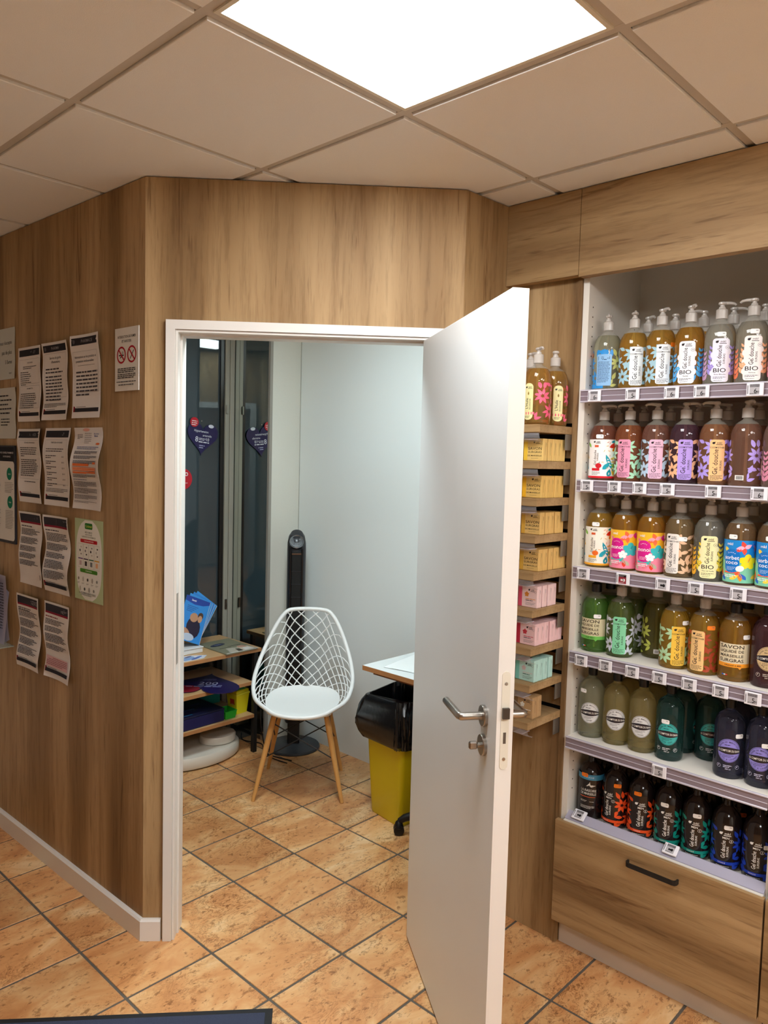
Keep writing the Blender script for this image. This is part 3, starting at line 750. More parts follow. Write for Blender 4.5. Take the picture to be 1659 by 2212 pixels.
def d_tropic(top, bottom, oval, word, big, bigc, accent, flower2):
    p = Print(); p.rect('label', -0.066, 0.066, 0.058, 0.110, top, 30); p.rect('label', -0.066, 0.066, 0.006, 0.058, bottom, 30)
    p.cols('label', -0.066, 0.066, lambda u: 0.060+0.012*math.sin(u*90), lambda u: 0.056, bottom, 30)
    r_ = random.Random(len(word))
    for k in range(12):
        p.leaf('leaf_print', -0.060+0.011*k, 0.010+0.004*(k % 3), 0.4+0.6*(k % 4), 0.022, 0.009, accent[k % len(accent)], 5, 0.15)
    for k in range(5):
        p.leaf('leaf_print', 0.030+0.004*k, 0.104-0.006*k, -1.2-0.2*k, 0.034, 0.006, accent[(k+1) % len(accent)], 5, 0.2)
    for k in range(4): p.leaf('leaf_print', 0.012, 0.092, 0.4+1.4*k, 0.017, 0.010, flower2[k % len(flower2)], 5, 0.1)
    p.leaf('leaf_print', -0.008, 0.082, 0.35, 0.024, 0.007, flower2[-1], 5)
    p.leaf('leaf_print', -0.030, 0.092, -0.9, 0.018, 0.009, accent[0], 5)
    p.rrect('leaf_print', -0.030, 0.003, 0.030, 0.088, 0.0155, oval)
    p.ell('leaf_print', 0.032, 0.096, 0.0058, 0.0072, oval, 14)
    flower(p, 0.020, 0.058, 0.0185, big, bigc)
    p.rect('leaf_print', -0.030, 0.0, 0.0285, 0.0325, accent[1 % len(accent)], 6)
    ws = word.split(' ')
    if len(ws) == 1:
        p.text('lettering', word, -0.0135, 0.064, 0.0105, '#ffffff', wmax=0.033, sx=1.2); flower(p, 0.002, 0.044, 0.0105, '#fbfbf8', None, 'lettering')
    else:
        p.text('lettering', ws[0], -0.0135, 0.067, 0.0095, '#ffffff', wmax=0.031, sx=1.2); p.text('lettering', ws[1], -0.0135, 0.0555, 0.0090, '#ffffff', wmax=0.026, sx=1.2)
        p.ell('lettering', 0.004, 0.041, 0.0085, 0.0072, '#fbf6ee', 14, 0.4)
    p.text('lettering', 'mkl', -0.018, 0.1005, 0.0065, '#ffffff', wmax=0.018)
    small_lines(p, -0.024, -0.004, 0.044, 3, '#ffd9ea' if len(ws) == 1 else '#bfe0f4', 4); small_lines(p, -0.029, 0.0, 0.0245, 2, '#ffffff', 5, 0.004, 0.0018)
    for k in range(5): p.rect('lettering', -0.021+0.0034*k, -0.0195+0.0034*k, 0.0790-0.0006*(k-2)**2, 0.0802-0.0006*(k-2)**2, '#ffffff', 1)
    return p
def d_marseille(base, band, bandword, ink=srgb(48, 40, 36)):
    p = Print(); p.rect('label', -0.034, 0.038, 0.045, 0.094, base, 18)
    p.rect('leaf_print', -0.034, 0.038, 0.036, 0.0455, band, 18); p.poly('leaf_print', [(0.010, 0.0362), (0.018, 0.0362), (0.014, 0.0315)], band)
    for k, (s_, h) in enumerate((('SAVON', 0.0088), ('LIQUIDE DE', 0.0066), ('MARSEILLE', 0.0066), ('SURGRAS', 0.0080))):
        p.text('lettering', s_, -0.004, 0.0870-0.0113*k, h, ink, wmax=0.050, sx=1.35 if k in (0, 3) else 1.1)
    p.text('lettering', bandword, 0.0, 0.0408, 0.0036, ink, wmax=0.034)
    for k, c in enumerate(('#2a55b0', '#f2f2f2', '#d83a30')): p.rect('lettering', -0.022+0.004*k, -0.018+0.004*k, 0.0145, 0.0175, c, 1)
    return p
def arc_text(p, s_, cu, cv, R, h, c, mid, top=True):
    n = len(s_); step = h*0.95/R
    for k, ch in enumerate(s_):
        if ch == ' ': continue
        a = mid-(k-(n-1)/2)*step if top else mid+(k-(n-1)/2)*step
        p.text('lettering', ch, cu+R*math.cos(a), cv+R*math.sin(a), h, c, a-PI/2 if top else a+PI/2)
def d_comptoir(disc, scent, under='#e6e6e6', R=0.0255, ink=srgb(36, 32, 40), dark=False):
    p = Print(); cv = 0.066
    p.ell('label', 0, cv, R, R*1.06, disc, 36); p.ring('leaf_print', 0, cv, R*0.93, R*0.955, ink, 36, 1.06)
    p.cols('leaf_print', -R*0.98, R*0.98, lambda u: cv+0.0035+0.0045*max(0, math.cos(u/R*1.5)), lambda u: cv-0.0035-0.0045*max(0, math.cos(u/R*1.5)), ink, 14)
    p.text('lettering', 'LE COMPTOIR DU BAIN', 0, cv, 0.0050, '#f0ece4', wmax=0.047)
    arc_text(p, 'SAVON DE MARSEILLE', 0, cv, R*0.80, 0.0030, ink, PI/2, True); arc_text(p, scent, 0, cv, R*0.80, 0.0030, ink, -PI/2, False)
    small_lines(p, -0.009, 0.009, cv+0.0135, 1, ink, 3, h=0.0012); small_lines(p, -0.0125, 0.0125, cv-0.0105, 2, ink, 4, h=0.0009)
    if dark:
        for u in (-0.020, 0.020): p.ring('lettering', u, 0.029, 0.0040, 0.0046, under, 16); p.leaf('lettering', u-0.002, 0.028, 0.9, 0.005, 0.002, under, 3)
        small_lines(p, -0.010, 0.010, 0.032, 2, under, 5, 0.0035, 0.0014); p.text('lettering', '500 ml', 0, 0.0235, 0.003, under, wmax=0.012)
    return p
def d_men(c, turn=0.0):
    p = Print(); leaf_field(p, c, 12, -0.062, -0.019, 0.006, 0.116); leaf_field(p, c, 15, 0.017, 0.062, 0.006, 0.116)
    p.rect('leaf_print', -0.060, 0.060, 0.0185, 0.0265, c, 26)
    W_ = '#e9e6e0'
    logo(p, 0.0, 0.1005, W_, 1.15); p.text('lettering', 'MEN', 0.001, 0.0895, 0.0055, W_, wmax=0.014)
    p.text('lettering', 'Gel douche', -0.0035, 0.059, 0.0088, W_, PI/2, wmax=0.046); p.text('lettering', 'SURGRAS', 0.0055, 0.054, 0.0046, W_, PI/2, wmax=0.034)
    p.ring('lettering', 0.0125, 0.082, 0.0038, 0.0044, W_, 16); p.rect('lettering', 0.0120, 0.0130, 0.0795, 0.0845, W_, 1)
    p.text('lettering', 'TONIQUE', -0.006, 0.0225, 0.0026, W_, wmax=0.018); small_lines(p, -0.018, 0.012, 0.0145, 2, W_, 3, 0.0034, 0.0010)
    return p
def d_tubeblack():
    p = Print(); W_ = '#d9d5cc'
    p.rect('label', -0.050, 0.050, 0.120, 0.136, '#3f8fb8', 22); p.text('lettering', 'DOUCHE', 0, 0.128, 0.0045, '#bfe0ee', wmax=0.03)
    for k in range(9): p.leaf('leaf_print', -0.006+0.003*k, 0.101+0.003*math.sin(k), 0.3+0.35*k, 0.011, 0.0026, W_, 4, 0.3)
    p.text('lettering', 'LA RASOIRE', 0.0, 0.089, 0.0072, W_, wmax=0.040); p.text('lettering', 'DE MARSEILLE', 0.0, 0.079, 0.0072, W_, wmax=0.040)
    p.rect('lettering', -0.022, 0.018, 0.0685, 0.0700, '#d9603a', 6)
    small_lines(p, -0.020, 0.000, 0.058, 2, W_, 2); small_lines(p, 0.004, 0.020, 0.056, 1, W_, 3); small_lines(p, -0.020, 0.018, 0.042, 3, W_, 4)
    return p
def d_oil(leafc, panel, ink=BLK):
    p = Print(); leaf_field(p, leafc, 21, -0.010, 0.066, 0.010, 0.112); leaf_field(p, leafc, 22, -0.066, -0.042, 0.010, 0.112)
    u0 = -0.026; p.rrect('label', u0-0.012, u0+0.012, 0.012, 0.110, 0.011, panel)
    p.rect('leaf_print2', u0-0.012, u0+0.016, 0.026, 0.033, leafc, 4)
    logo(p, u0+0.001, 0.099, ink, 0.8); p.leaf('lettering', u0, 0.078, PI/2, 0.010, 0.004, '#8a6a2a', 4)
    p.text('lettering', "L'Huile", u0-0.004, 0.056, 0.0072, ink, PI/2, wmax=0.034); p.text('lettering', 'DE DOUCHE', u0+0.0045, 0.054, 0.0036, ink, PI/2, wmax=0.030)
    small_lines(p, u0-0.009, u0+0.008, 0.0225, 2, ink, 2)
    return p
DESIGN = {
 'blueback': d_back('#8fbbe2', '#2f8fd6', '#c9c878'), 'pale_blue': d_cosm('#eef2f4', '#a6cbd8', 0.006), 'bio_blue': d_bio('#f0eff2', '#4aa6e2', '#55b4ec', -0.006, name='Karité'),
 'bio_lilac': d_bio('#ece6f2', '#c99bbf', '#a794dc', 0.002, name='Rose Blanche'), 'bio_coral': d_bio('#f6ece8', '#ee7a4e', '#f6b58a', 0.002, name='Abricot'), 'bio_rose': d_bio('#f4ece8', '#d88aa0', '#e8b0a0', 0.0, name='Fleur de Rose'),
 'splash_red': d_splash('#c8202c', '#f6f1ee', '#d0202e'), 'splash_orange': d_splash('#ea6a22', '#f6f0e2', '#f0a82a'),
 'pink_mint': d_cosm('#e597b2', '#a9d8b6', -0.012, seed=4), 'rose_sky': d_cosm('#e8b8d0', '#b4cce0', 0.0), 'lilac_peach': d_cosm('#b79ae2', '#f0b78a', 0.002), 'peach_lilac': d_cosm('#f4bf86', '#b29ae4', 0.006),
 'plain_lilac': d_plainback('#b29ae4'), 'monoi': d_tropic('#f2b92c', '#f088a0', '#d81a8a', 'monoï', '#35b9bd', '#1f8f98', ['#f0788a', '#3fb6b4', '#e0402e', '#b9b49a'], ['#f6a0b4', '#ee6a3c']),
 'sorbet': d_tropic('#1a86cf', '#7cc4a4', '#1272c4', 'sorbet coco', '#f6dc1c', '#e8902a', ['#f2d24a', '#ee5a3a', '#f08a2a', '#2a62c0'], ['#f4b6d0', '#ee4a3a']),
 'sand': d_cosm('#ece4dc', '#e6bd9a', -0.016, seed=8), 'bio_yellow': d_bio('#f2e8b0', '#f2b22a', '#e8c83a', 0.0, name='Fleur de Vanille'),
 'mars_green': d_marseille('#d6cda6', '#6cbb54', 'THÉ VERT'), 'mars_orange': d_marseille('#e2d4b2', '#f09a2c', 'ORANGE & MIEL'),
 'mint_white': d_cosm('#84d2a4', '#d2d6e2', -0.004, seed=6), 'olive': d_plainback('#c2c65a'), 'gold_mint': d_cosm('#f0c24c', '#b6d8a6', 0.006, seed=7), 'amber_red': d_cosm('#f0c484', '#a8432a', -0.014, seed=2),
 'comp_beige': d_comptoir('#d8b98a', 'FLEUR D ORANGER', '#cfc2b4', dark=True), 'comp_white': d_comptoir('#dcdcdc', 'COTON'), 'comp_teal': d_comptoir('#3cb2ae', 'ALOE VERA', dark=True), 'comp_lilac': d_comptoir('#9088d8', 'OLIVE & LAVANDE', '#d4d2ea', dark=True),
 'men_orange': d_men('#ee5624'), 'men_teal': d_men('#128a7c'), 'men_blue': d_men('#2040b4'), 'black_tube': d_tubeblack(),
 'oil_pink': d_oil('#e8607e', '#e6dca2'), 'oil_yellow': d_oil('#f0b020', '#e6dca2'),
}
BRAD = {'pump': BR, 'tall': 0.0428, 'men': 0.0425}
LSC = {'pump': (1.36, 1.19), 'tall': (1.28, 1.30), 'men': (1.32, 1.16)}     # print size on the bottle
def design_meshes(dn, kind):
    r = BRAD[kind]; ku, kv = LSC[kind]
    def mk():
        p = DESIGN[dn]; out = []
        for layer, nm, eps in (('leaf_print', 'leaf_print', 0.0005), ('label', 'label_panel', 0.0008), ('leaf_print2', 'flower_print', 0.00095), ('lettering', 'lettering', 0.0011)):
            if layer not in p.L: continue
            lay_eps = {'monoi': 1, 'sorbet': 1, 'splash_red': 1, 'splash_orange': 1, 'mars_green': 1, 'mars_orange': 1}.get(dn, 0)
            if lay_eps or dn.startswith('comp'): eps = {'label': 0.0002, 'leaf_print': 0.0007}.get(layer, eps)
            mb = MB(); f = wrap(r)
            for k, (vs, fs, c) in enumerate(p.L[layer]): mb.add([f(u*ku, v*kv, eps+k*(7e-7)) for u, v in vs], fs, c)
            out.append((nm, mb.mesh(nm, INKG, 0, True)))
        return out
    return cached(('design', dn, r), mk)
def sticker_mesh(c, r, u, v, w_=0.024, h=0.013):
    def mk():
        p = Print(); n = 0.0025
        p.cols('s', u-w_/2, u+w_/2, lambda x: v+h/2-(n if abs(x-u) > w_*0.43 else 0), lambda x: v-h/2+(n if abs(x-u) > w_*0.43 else 0), c, 10)
        p.rect('s', u+w_*0.10, u+w_*0.36, v+0.001, v+0.0026, '#6a6a70', 2)
        mb = MB(); f = wrap(r)
        for k, (vs, fs, cc) in enumerate(p.L['s']): mb.add([f(a, b, 0.0014+k*1e-4) for a, b in vs], fs, cc)
        return mb.mesh('price_sticker', INKM, 0, True)
    return cached(('st', c, r, round(u, 4), round(v, 4)), mk)
def bottle(kind, liq, design, label, group, x, y, z, turn=0.0, nozzle=None, sticker=None, pump='clear', sy=1.0):
    t = thing({'pump': 'pump_bottle', 'tall': 'capped_bottle', 'men': 'shower_gel_bottle'}[kind], label, 'bottle', (x, y, z+0.0006), 0, group)
    face = math.atan2(CAM.x-x, -(CAM.y-y))                # local -y towards the shop floor where one stands to choose
    t.rotation_euler = (0, 0, face+turn)
    if kind == 'pump':
        link('body', body_mesh(liq), t); link('shoulder', shoulder_mesh(), t)
        if design: link('dip_tube', tube_mesh(), t)
        c, h = pump_meshes(pump); link('pump_collar', c, t)
        ho = link('pump_head', h, t); ho.rotation_euler = (0, 0, nozzle if nozzle is not None else rnd.uniform(-PI, PI))
    elif kind == 'tall':
        link('body', tall_body(liq), t); link('screw_cap', cap_mesh(), t)
    else:
        link('body', men_body(), t); link('cap', men_cap(), t)
    if sy != 1.0: t.scale = (1.0, sy, 1.0)
    lab = None
    if design:
        for nm, me in design_meshes(design, kind):
            if nm in ('leaf_print', 'label_panel') and lab is None: lab = link(nm, me, t)
            elif lab is not None and nm in ('lettering', 'flower_print'): link(nm, me, lab)
            else: link(nm, me, t)
    if sticker:
        c, u, v = sticker; link('price_sticker', sticker_mesh(c, BRAD[kind], u*1.2, v*(1.19 if kind == 'pump' else 1.13)), t)
    return t
WS, OS = '#f4f2f0', '#f58220'
ORD = ['leftmost', 'second', 'third', 'fourth', 'fifth', 'sixth', 'seventh']
ROWN = ['top', 'second', 'third', 'fourth', 'fifth', 'bottom']
def lab_(desc, i, r): return '%s, %s%s on %s shelf' % (desc, ORD[i], '' if i == 0 else ' from left', ROWN[r])
G = lambda r: 'bottles on the %s bottle shelf' % ROWN[r]
rows = [
 [('pump', '#b9b58e', 'blueback', 'pale green soap pump bottle turned to its blue back label', -.1, 0.1, (OS, -0.055, 0.100)), ('pump', '#e0982a', 'pale_blue', 'amber pump bottle with pale blue leaves', .05, 0.0, None), ('pump', '#e0982a', 'pale_blue', 'amber pump bottle with pale blue leaves', .0, 0.5, (OS, 0.034, 0.112)),
  ('pump', '#d88c24', 'bio_blue', 'amber pump bottle with bright blue fronds', 0, 0.3, None), ('pump', '#cfc7b2', 'bio_lilac', 'clear pump bottle with lilac fronds', 0, 1.9, (WS, 0.002, 0.124)), ('pump', '#cbbfa6', 'bio_coral', 'clear pump bottle with coral fronds', 0, -1.9, (WS, 0.004, 0.124)), ('pump', '#d0b8a6', 'bio_rose', 'pinkish pump bottle cut by the photo edge', .1, -1.5, None)],
 [('pump', '#b4563a', 'splash_red', 'red pump bottle with white cherry label', .1, 1.2, (WS, -0.014, 0.120)), ('pump', '#d06030', 'pink_mint', 'reddish pump bottle with pink panel and mint leaves', 0, -1.7, None), ('pump', '#b2664e', 'rose_sky', 'rosy pump bottle with pink panel and sky blue leaves', 0, -1.2, None), ('pump', '#5a3040', 'lilac_peach', 'dark plum pump bottle with lilac panel and peach leaves', 0, 1.6, None),
  ('pump', '#d27a48', 'peach_lilac', 'coppery pump bottle with peach panel and lilac leaves', 0, -1.7, None), ('pump', '#b06c50', 'plain_lilac', 'coppery pump bottle turned to its lilac leafy back', 0, 0.4, None), ('pump', '#b98470', 'bio_rose', 'rosy pump bottle cut by the photo edge', 0.25, -1.0, (OS, 0.004, 0.128))],
 [('pump', '#f0a024', 'splash_orange', 'orange pump bottle with colourful cream label', .15, 1.3, (WS, -0.016, 0.120)), ('pump', '#f28c1c', 'monoi', 'orange pump bottle with magenta monoi label', -0.15, -1.7, None), ('pump', '#f28c1c', 'monoi', 'orange pump bottle with magenta monoi label', -.1, -1.7, None), ('pump', '#b98c50', 'sand', 'cloudy tan pump bottle with sand leaves', 0, -1.7, (WS, 0.008, 0.100)),
  ('pump', '#aaa28e', 'bio_yellow', 'clear pump bottle with yellow fronds', 0, 0.2, None), ('pump', '#ac7644', 'sorbet', 'cloudy brown pump bottle with blue sorbet label', -0.1, -1.6, (WS, -0.014, 0.118)), ('pump', '#ac7644', 'sorbet', 'cloudy brown pump bottle with blue sorbet label', -0.05, -1.6, (WS, -0.006, 0.120))],
 [('pump', '#5aa52c', 'mars_green', 'bright green liquid soap bottle with black pump', -.35, 0.3, (WS, 0.018, 0.102)), ('pump', '#65802e', 'mint_white', 'olive pump bottle with mint panel and white leaves', 0.05, 0.4, None), ('pump', '#787028', 'olive', 'olive pump bottle with yellow green leaves', 0.5, 0.8, None), ('pump', '#f0a820', 'gold_mint', 'golden pump bottle with yellow panel and mint leaves', 0.1, -0.6, (WS, 0.024, 0.122)),
  ('pump', '#e89c24', 'amber_red', 'golden pump bottle with red brown leaves', 0, -.4, (OS, 0.016, 0.122)), ('pump', '#d8861e', 'mars_orange', 'amber liquid soap bottle with black pump', -.05, 0.2, (WS, 0.030, 0.112)), ('tall', '#5a2a30', 'comp_beige', 'dark wine bottle with round beige label', 0.1, 0, None)],
 [('tall', '#d2d2a6', 'comp_white', 'pale green capped bottle with round white label', -.15, 0, (WS, -0.020, 0.140)), ('tall', '#d6bc66', 'comp_white', 'yellow capped bottle with round white label', -0.05, 0, None), ('tall', '#d6bc66', 'comp_white', 'yellow capped bottle with round white label', -.1, 0, None), ('tall', '#1a4844', 'comp_teal', 'dark green capped bottle with teal label', -.15, 0, (WS, -0.006, 0.110)),
  ('tall', '#1a4844', 'comp_teal', 'dark green capped bottle standing back', .1, 0, (WS, 0.026, 0.112)), ('tall', '#30324e', 'comp_lilac', 'dark blue capped bottle with lilac label', 0, 0, (WS, 0.024, 0.116)), ('tall', '#30324e', 'comp_lilac', 'dark blue capped bottle with lilac label', -.05, 0, (WS, 0.012, 0.112))],
 [('men', '', 'black_tube', 'black shower bottle with a blue band', -.2, 0, (OS, -0.012, 0.137)), ('men', '', 'men_orange', 'black bottle with orange leaves', -.55, 0, (OS, 0.024, 0.132)), ('men', '', 'men_orange', 'black bottle with orange leaves', -.05, 0, (OS, -0.008, 0.132)), ('men', '', 'men_teal', 'black bottle with teal leaves', -.1, 0, (WS, -0.006, 0.126)),
  ('men', '', 'men_teal', 'black bottle with teal leaves', -.15, 0, (WS, 0.006, 0.124)), ('men', '', 'men_blue', 'black bottle with blue leaves', -.05, 0, (WS, 0.006, 0.120)), ('men', '', 'men_blue', 'black bottle with blue leaves', -.1, 0, (WS, 0.026, 0.098))],
]
posx = {(3, 2): 0.928, (4, 4): 0.945}
posy = {(3, 2): -0.330, (4, 4): -0.513}
for r, row in enumerate(rows):
    for i, (kind, liq, dsn, desc, turn, noz, st) in enumerate(row):
        x = posx.get((r, i), 0.850 if r < 5 else 0.873); y = posy.get((r, i), -0.1525-0.0907*i)
        bottle(kind, liq, dsn, lab_(desc, i, r), G(r), x, y, SZ[r], turn, noz, st, 'black' if dsn and dsn.startswith('mars') else 'clear')
    # second line of bottles behind
    for i, (kind, liq, dsn, desc, turn, noz, st) in enumerate(row):
        if (r, i) in ((3, 2), (4, 4), (0, 0), (4, 0)): continue
        colour = desc.split(' ')[0] if not desc.startswith(('bright', 'pale', 'dark', 'cloudy')) else ' '.join(desc.split(' ')[:2])
        bd = None
        if (r, i) in ((3, 1), (4, 3)): bd = {3: 'mint_white', 4: 'comp_teal'}[r]
        bottle(kind, liq or '#201818', bd if kind != 'men' else None, '%s bottle standing behind the %s bottle of the %s shelf' % (colour, ORD[i], ROWN[r]),
               'bottles in the second line of the %s bottle shelf' % ROWN[r], (0.948 if r < 5 else 0.965), -0.1525-0.0907*i+rnd.uniform(-0.0006, 0.0006), SZ[r], 1.6 if bd else 0.3, rnd.choice([-1.7, 1.5, 0.2, -1.2, 2.6]),
               (OS, 0.0, 0.130) if (r, i) == (5, 5) else None, 'black' if dsn.startswith('mars') else 'clear')

# ------------------------------------------------------------------ electronic price tags on the rails
TAGW, TAGH = 0.045, 0.0365
def tag_mesh(price, red=False):
    def mk():
        case = MB().bbox(-TAGW/2, TAGW/2, -0.006, 0.0, -TAGH/2, TAGH/2, 0.0012).mesh('case', plain('white_tag_case', srgb(232, 230, 236), 0.35))
        p = Print(); g = '#b4b0b4' if not red else '#8e2a34'
        p.rect('s', -0.0135, 0.0125, -0.0145, 0.0145, g, 1); p.rect('s', -0.0135, 0.0125, 0.0065, 0.0145, '#2a262a' if not red else '#7a2430', 1)
        q = Print(); p.rect('s', -0.0200, -0.0165, -0.012, 0.012, '#d2d0d6', 1)
        c = '#1a181c' if not red else '#e8d8da'
        if price:
            q.text('s', price[0], 0.002, -0.004, 0.0125, c, align='c'); q.text('s', price[1:], 0.0085, -0.0072, 0.0060, c, wmax=0.0065)
        else:
            q.rect('s', -0.006, 0.004, -0.006, 0.000, c, 1); q.ell('s', 0.005, -0.003, 0.004, 0.005, c, 8)
        q.lines('s', -0.0125, 0.0115, 0.0125, 2, 0.0032, 0.0014, '#8a868a', random.Random(2), 0.7); q.lines('s', -0.0125, 0.0115, -0.0105, 1, 0.003, 0.0011, c, random.Random(3), 0.8)
        for k in range(9): q.rect('s', -0.0198, -0.0170, -0.0115+0.0026*k, -0.0101+0.0026*k, '#4a464c', 1)
        f = lambda u, v, e: (u, -0.0062-e, v)
        a, b = MB(), MB()
        for vs, fs, cc in p.L['s']: a.add([f(u, v, 0.0) for u, v in vs], fs, cc)
        for vs, fs, cc in q.L['s']: b.add([f(u, v, 0.0003) for u, v in vs], fs, cc)
        return case, a.mesh('screen', INKG, 0, True), b.mesh('lettering', INKG, 0, True)
    return cached(('tag', price, red), mk)
def price_tag(x, y, z, price, label, red=False, tilt=0.0):
    t = thing('electronic_price_tag', label, 'price tag', (x, y, z), -PI/2, 'price tags on the shelf rails')
    if tilt: t.rotation_euler = (tilt, 0, -PI/2)
    a, b, c = tag_mesh(price, red); link('case', a, t); s_ = link('screen', b, t); link('lettering', c, s_)
tags = [(0, 1.885, [-.159, -.288, -.412, -.501, -.649], ['690', '590', '690', '690', '690']), (1, 1.5955, [-.146, -.242, -.326, -.414, -.550, -.676], ['590', '590', '590', '590', '590', '690']),
        (2, 1.3065, [-.147, -.286, -.415, -.515, -.636], ['590', 'red', '', '590', '590']), (3, 1.0175, [-.153, -.240, -.331, -.419, -.511, -.602, -.692], ['590']*7), (4, 0.728, [-.434], ['590'])]
for r, z, ys, ps in tags:
    for i, (y, pr) in enumerate(zip(ys, ps)):
        if len(ys) == 1: lb = 'only price tag on the rail of the fifth bottle shelf'
        else: lb = '%s%sprice tag, %s%s on the rail of the %s shelf' % ('red screened ' if pr == 'red' else 'white ', 'electronic ', ORD[i], '' if i == 0 else ' from left', ROWN[r])
        price_tag(0.7668, y, z-0.0005, '' if pr == 'red' else pr, lb, pr == 'red')
price_tag(0.803, -0.152, SZ[5]+0.0205, '', 'left price tag lying on the tilted bottom shelf rail', False, -0.98)
price_tag(0.803, -0.468, SZ[5]+0.0205, '', 'right price tag lying on the tilted bottom shelf rail', False, -0.98)

# ------------------------------------------------------------------ stepped shelves on the oak panel, with soaps
ALUB = plain('grey_bracket', srgb(150, 146, 140), 0.35, metal=0.9)
HOLD = clear_mat('clear_price_holder', srgb(210, 208, 214), 0.35, 0.08)
SX0, SY0, SY1 = 0.595, -0.066, 0.15
RORD = ['top', 'second', 'third', 'fourth', 'fifth', 'sixth', 'seventh', 'eighth', 'lowest']
KRAFT, YEL, PINK, MINT = '#d8b26a', '#e6c274', '#eec9ca', '#b4dcd2'
def soap_meshes(style):
    base, ink, word, accent, edge = style
    def mk():
        w_, d, h = 0.074, 0.0255, 0.072       # local x = width (towards the door), y = thickness, z up; front at -y
        b = MB().bbox(0, w_, 0, d, 0, h, 0.0012).mesh('carton', plain('carton_'+base.strip('#'), base, 0.6, vary=0.05, bscale=60))
        p = Print()
        if word:
            logo(p, 0.050, 0.060, ink, 1.1); p.ring('lettering', 0.0665, 0.055, 0.003, 0.0035, ink, 14)
            for k, (s_, hh) in enumerate(zip(word, (0.0088, 0.0068, 0.0048))): p.text('lettering', s_, 0.069, 0.040-0.0115*k, hh, ink, align='r', wmax=0.052, sx=1.25)
        else:
            logo(p, 0.052, 0.058, ink, 1.1); p.ring('lettering', 0.066, 0.052, 0.003, 0.0035, ink, 14)
            flower(p, 0.034, 0.043, 0.0085, accent, None, 'lettering'); p.lines('lettering', 0.030, 0.068, 0.029, 1, 0.004, 0.0022, accent, random.Random(1), 1.0)
            p.lines('lettering', 0.030, 0.068, 0.024, 1, 0.004, 0.0022, ink, random.Random(2), 0.7); p.lines('lettering', 0.030, 0.068, 0.016, 2, 0.004, 0.0009, ink, random.Random(3), 0.9)
        p.lines('lettering', 0.030, 0.064, 0.009, 1, 0.004, 0.0008, ink, random.Random(4), 0.8)
        p.rect('lettering', 0.0015, 0.016, 0.0015, 0.0705, edge, 1)
        f = MB()
        for k, (vs, fs, c) in enumerate(p.L['lettering']): f.add([(w_-u, -0.0004, v) for u, v in vs], [q[::-1] for q in fs], c)
        g = Print(); g.text('e', 'mkl', 0.0, 0.0, 0.006, ink, PI/2, wmax=0.012); g.lines('e', 0.008, 0.010, 0.06, 12, 0.0035, 0.0012, ink, random.Random(9), 1.0)
        e = MB()
        for vs, fs, c in g.L['e']: e.add([(-0.0004, 0.004+u if u > 0.004 else 0.017+u*0.6, (v+0.052) if abs(v) < 0.02 and u < 0.0075 else v) for u, v in vs], [q[::-1] for q in fs], c)
        return b, f.mesh('front_print', INKM, 0, True), e.mesh('end_print', INKM, 0, True)
    return cached(('soap', style), mk)
SAV = ('SAVON', 'SURGRAS', 'DE MARSEILLE')
S_YEL = ('#e3bf74', '#4a3a22', SAV, None, '#eec23e'); S_YEL2 = ('#e0b868', '#4a3a22', SAV, None, '#f0b224'); S_KR = ('#dcb46c', '#4a3a22', SAV, None, '#d8a640')
S_PK = ('#f0cfce', '#4a3c40', None, '#e8923a', '#d8506a'); S_RD = ('#efc6c8', '#4a3c40', None, '#cc3a48', '#c02a40'); S_MT = ('#b8dfd6', '#3c4a4a', None, '#d8c0c0', '#7fc8bc')
S_BR = ('#b89468', '#4a3a30', None, '#f0ece4', '#8a6a48')
soaps = [None, (S_YEL, 5, 0, 'yellow'), (S_YEL2, 5, 0.0, 'deep yellow'), (S_KR, 5, 0, 'kraft yellow'), (S_KR, 6, 0, 'kraft'), (S_PK, 4, 0, 'pale pink'), (S_RD, 6, 0, 'rosy pink'), (S_MT, 4, 0, 'mint'), (S_BR, 2, 0, 'brown')]
FRO = ['front', 'second', 'third', 'fourth', 'fifth', 'sixth']
for k, z in enumerate(RZ):
    t = thing('oak_wall_shelf', 'small oak wall shelf, %s of nine on the slotted panel' % RORD[k], 'shelf', (0.70, 0.04, z), 0, 'small oak shelves on the slotted panel')
    wb(MB().bbox(SX0, 0.7985, SY0, SY1, z-0.025, z, 0.0012), 'board', WOOD_Y, t)
    wb(MB().box(0.755, 0.7985, SY0+0.001, SY0+0.003, z-0.078, z-0.0255), 'bracket', ALUB, t)
    hm = MB(); n = 8; vs = []
    for i in range(n+1):
        a = i/n*PI*0.55; x = SX0+0.004+0.030*(1-math.cos(a)); zz = z-0.026-0.030*math.sin(a)
        vs += [(x, SY0+0.004, zz), (x, SY0+0.14, zz)]
    wb(hm.add(vs, [(2*i, 2*i+1, 2*i+3, 2*i+2) for i in range(n)]), 'price_holder', HOLD, t)
    wb(MB().box(SX0+0.014, SX0+0.06, SY0+0.03, SY0+0.065, z-0.048, z-0.0465), 'price_card', plain('card_lilac', srgb(214, 208, 222), 0.5), t)
    if soaps[k]:
        st, n, _, cn = soaps[k]; rr = random.Random(40+k); x = 0.636
        for j in range(n):
            b, f, e = soap_meshes(st)
            s_ = thing('soap_carton', '%s soap carton, %s in its row on the %s small oak shelf' % (cn, FRO[j], RORD[k]), 'carton', (x, SY0+0.010+rr.uniform(-.001, .002), z+0.0005), 0, 'soap cartons on the %s small oak shelf' % RORD[k])
            s_.rotation_euler = (0, 0, -PI/2+rr.uniform(-.006, .006)); s_.scale = (-1, 1, 1)
            link('carton', b, s_); link('end_print', e, s_)
            if j == 0: link('front_print', f, s_)
            x += 0.0268+(0.006 if rr.random() < 0.2 else 0)
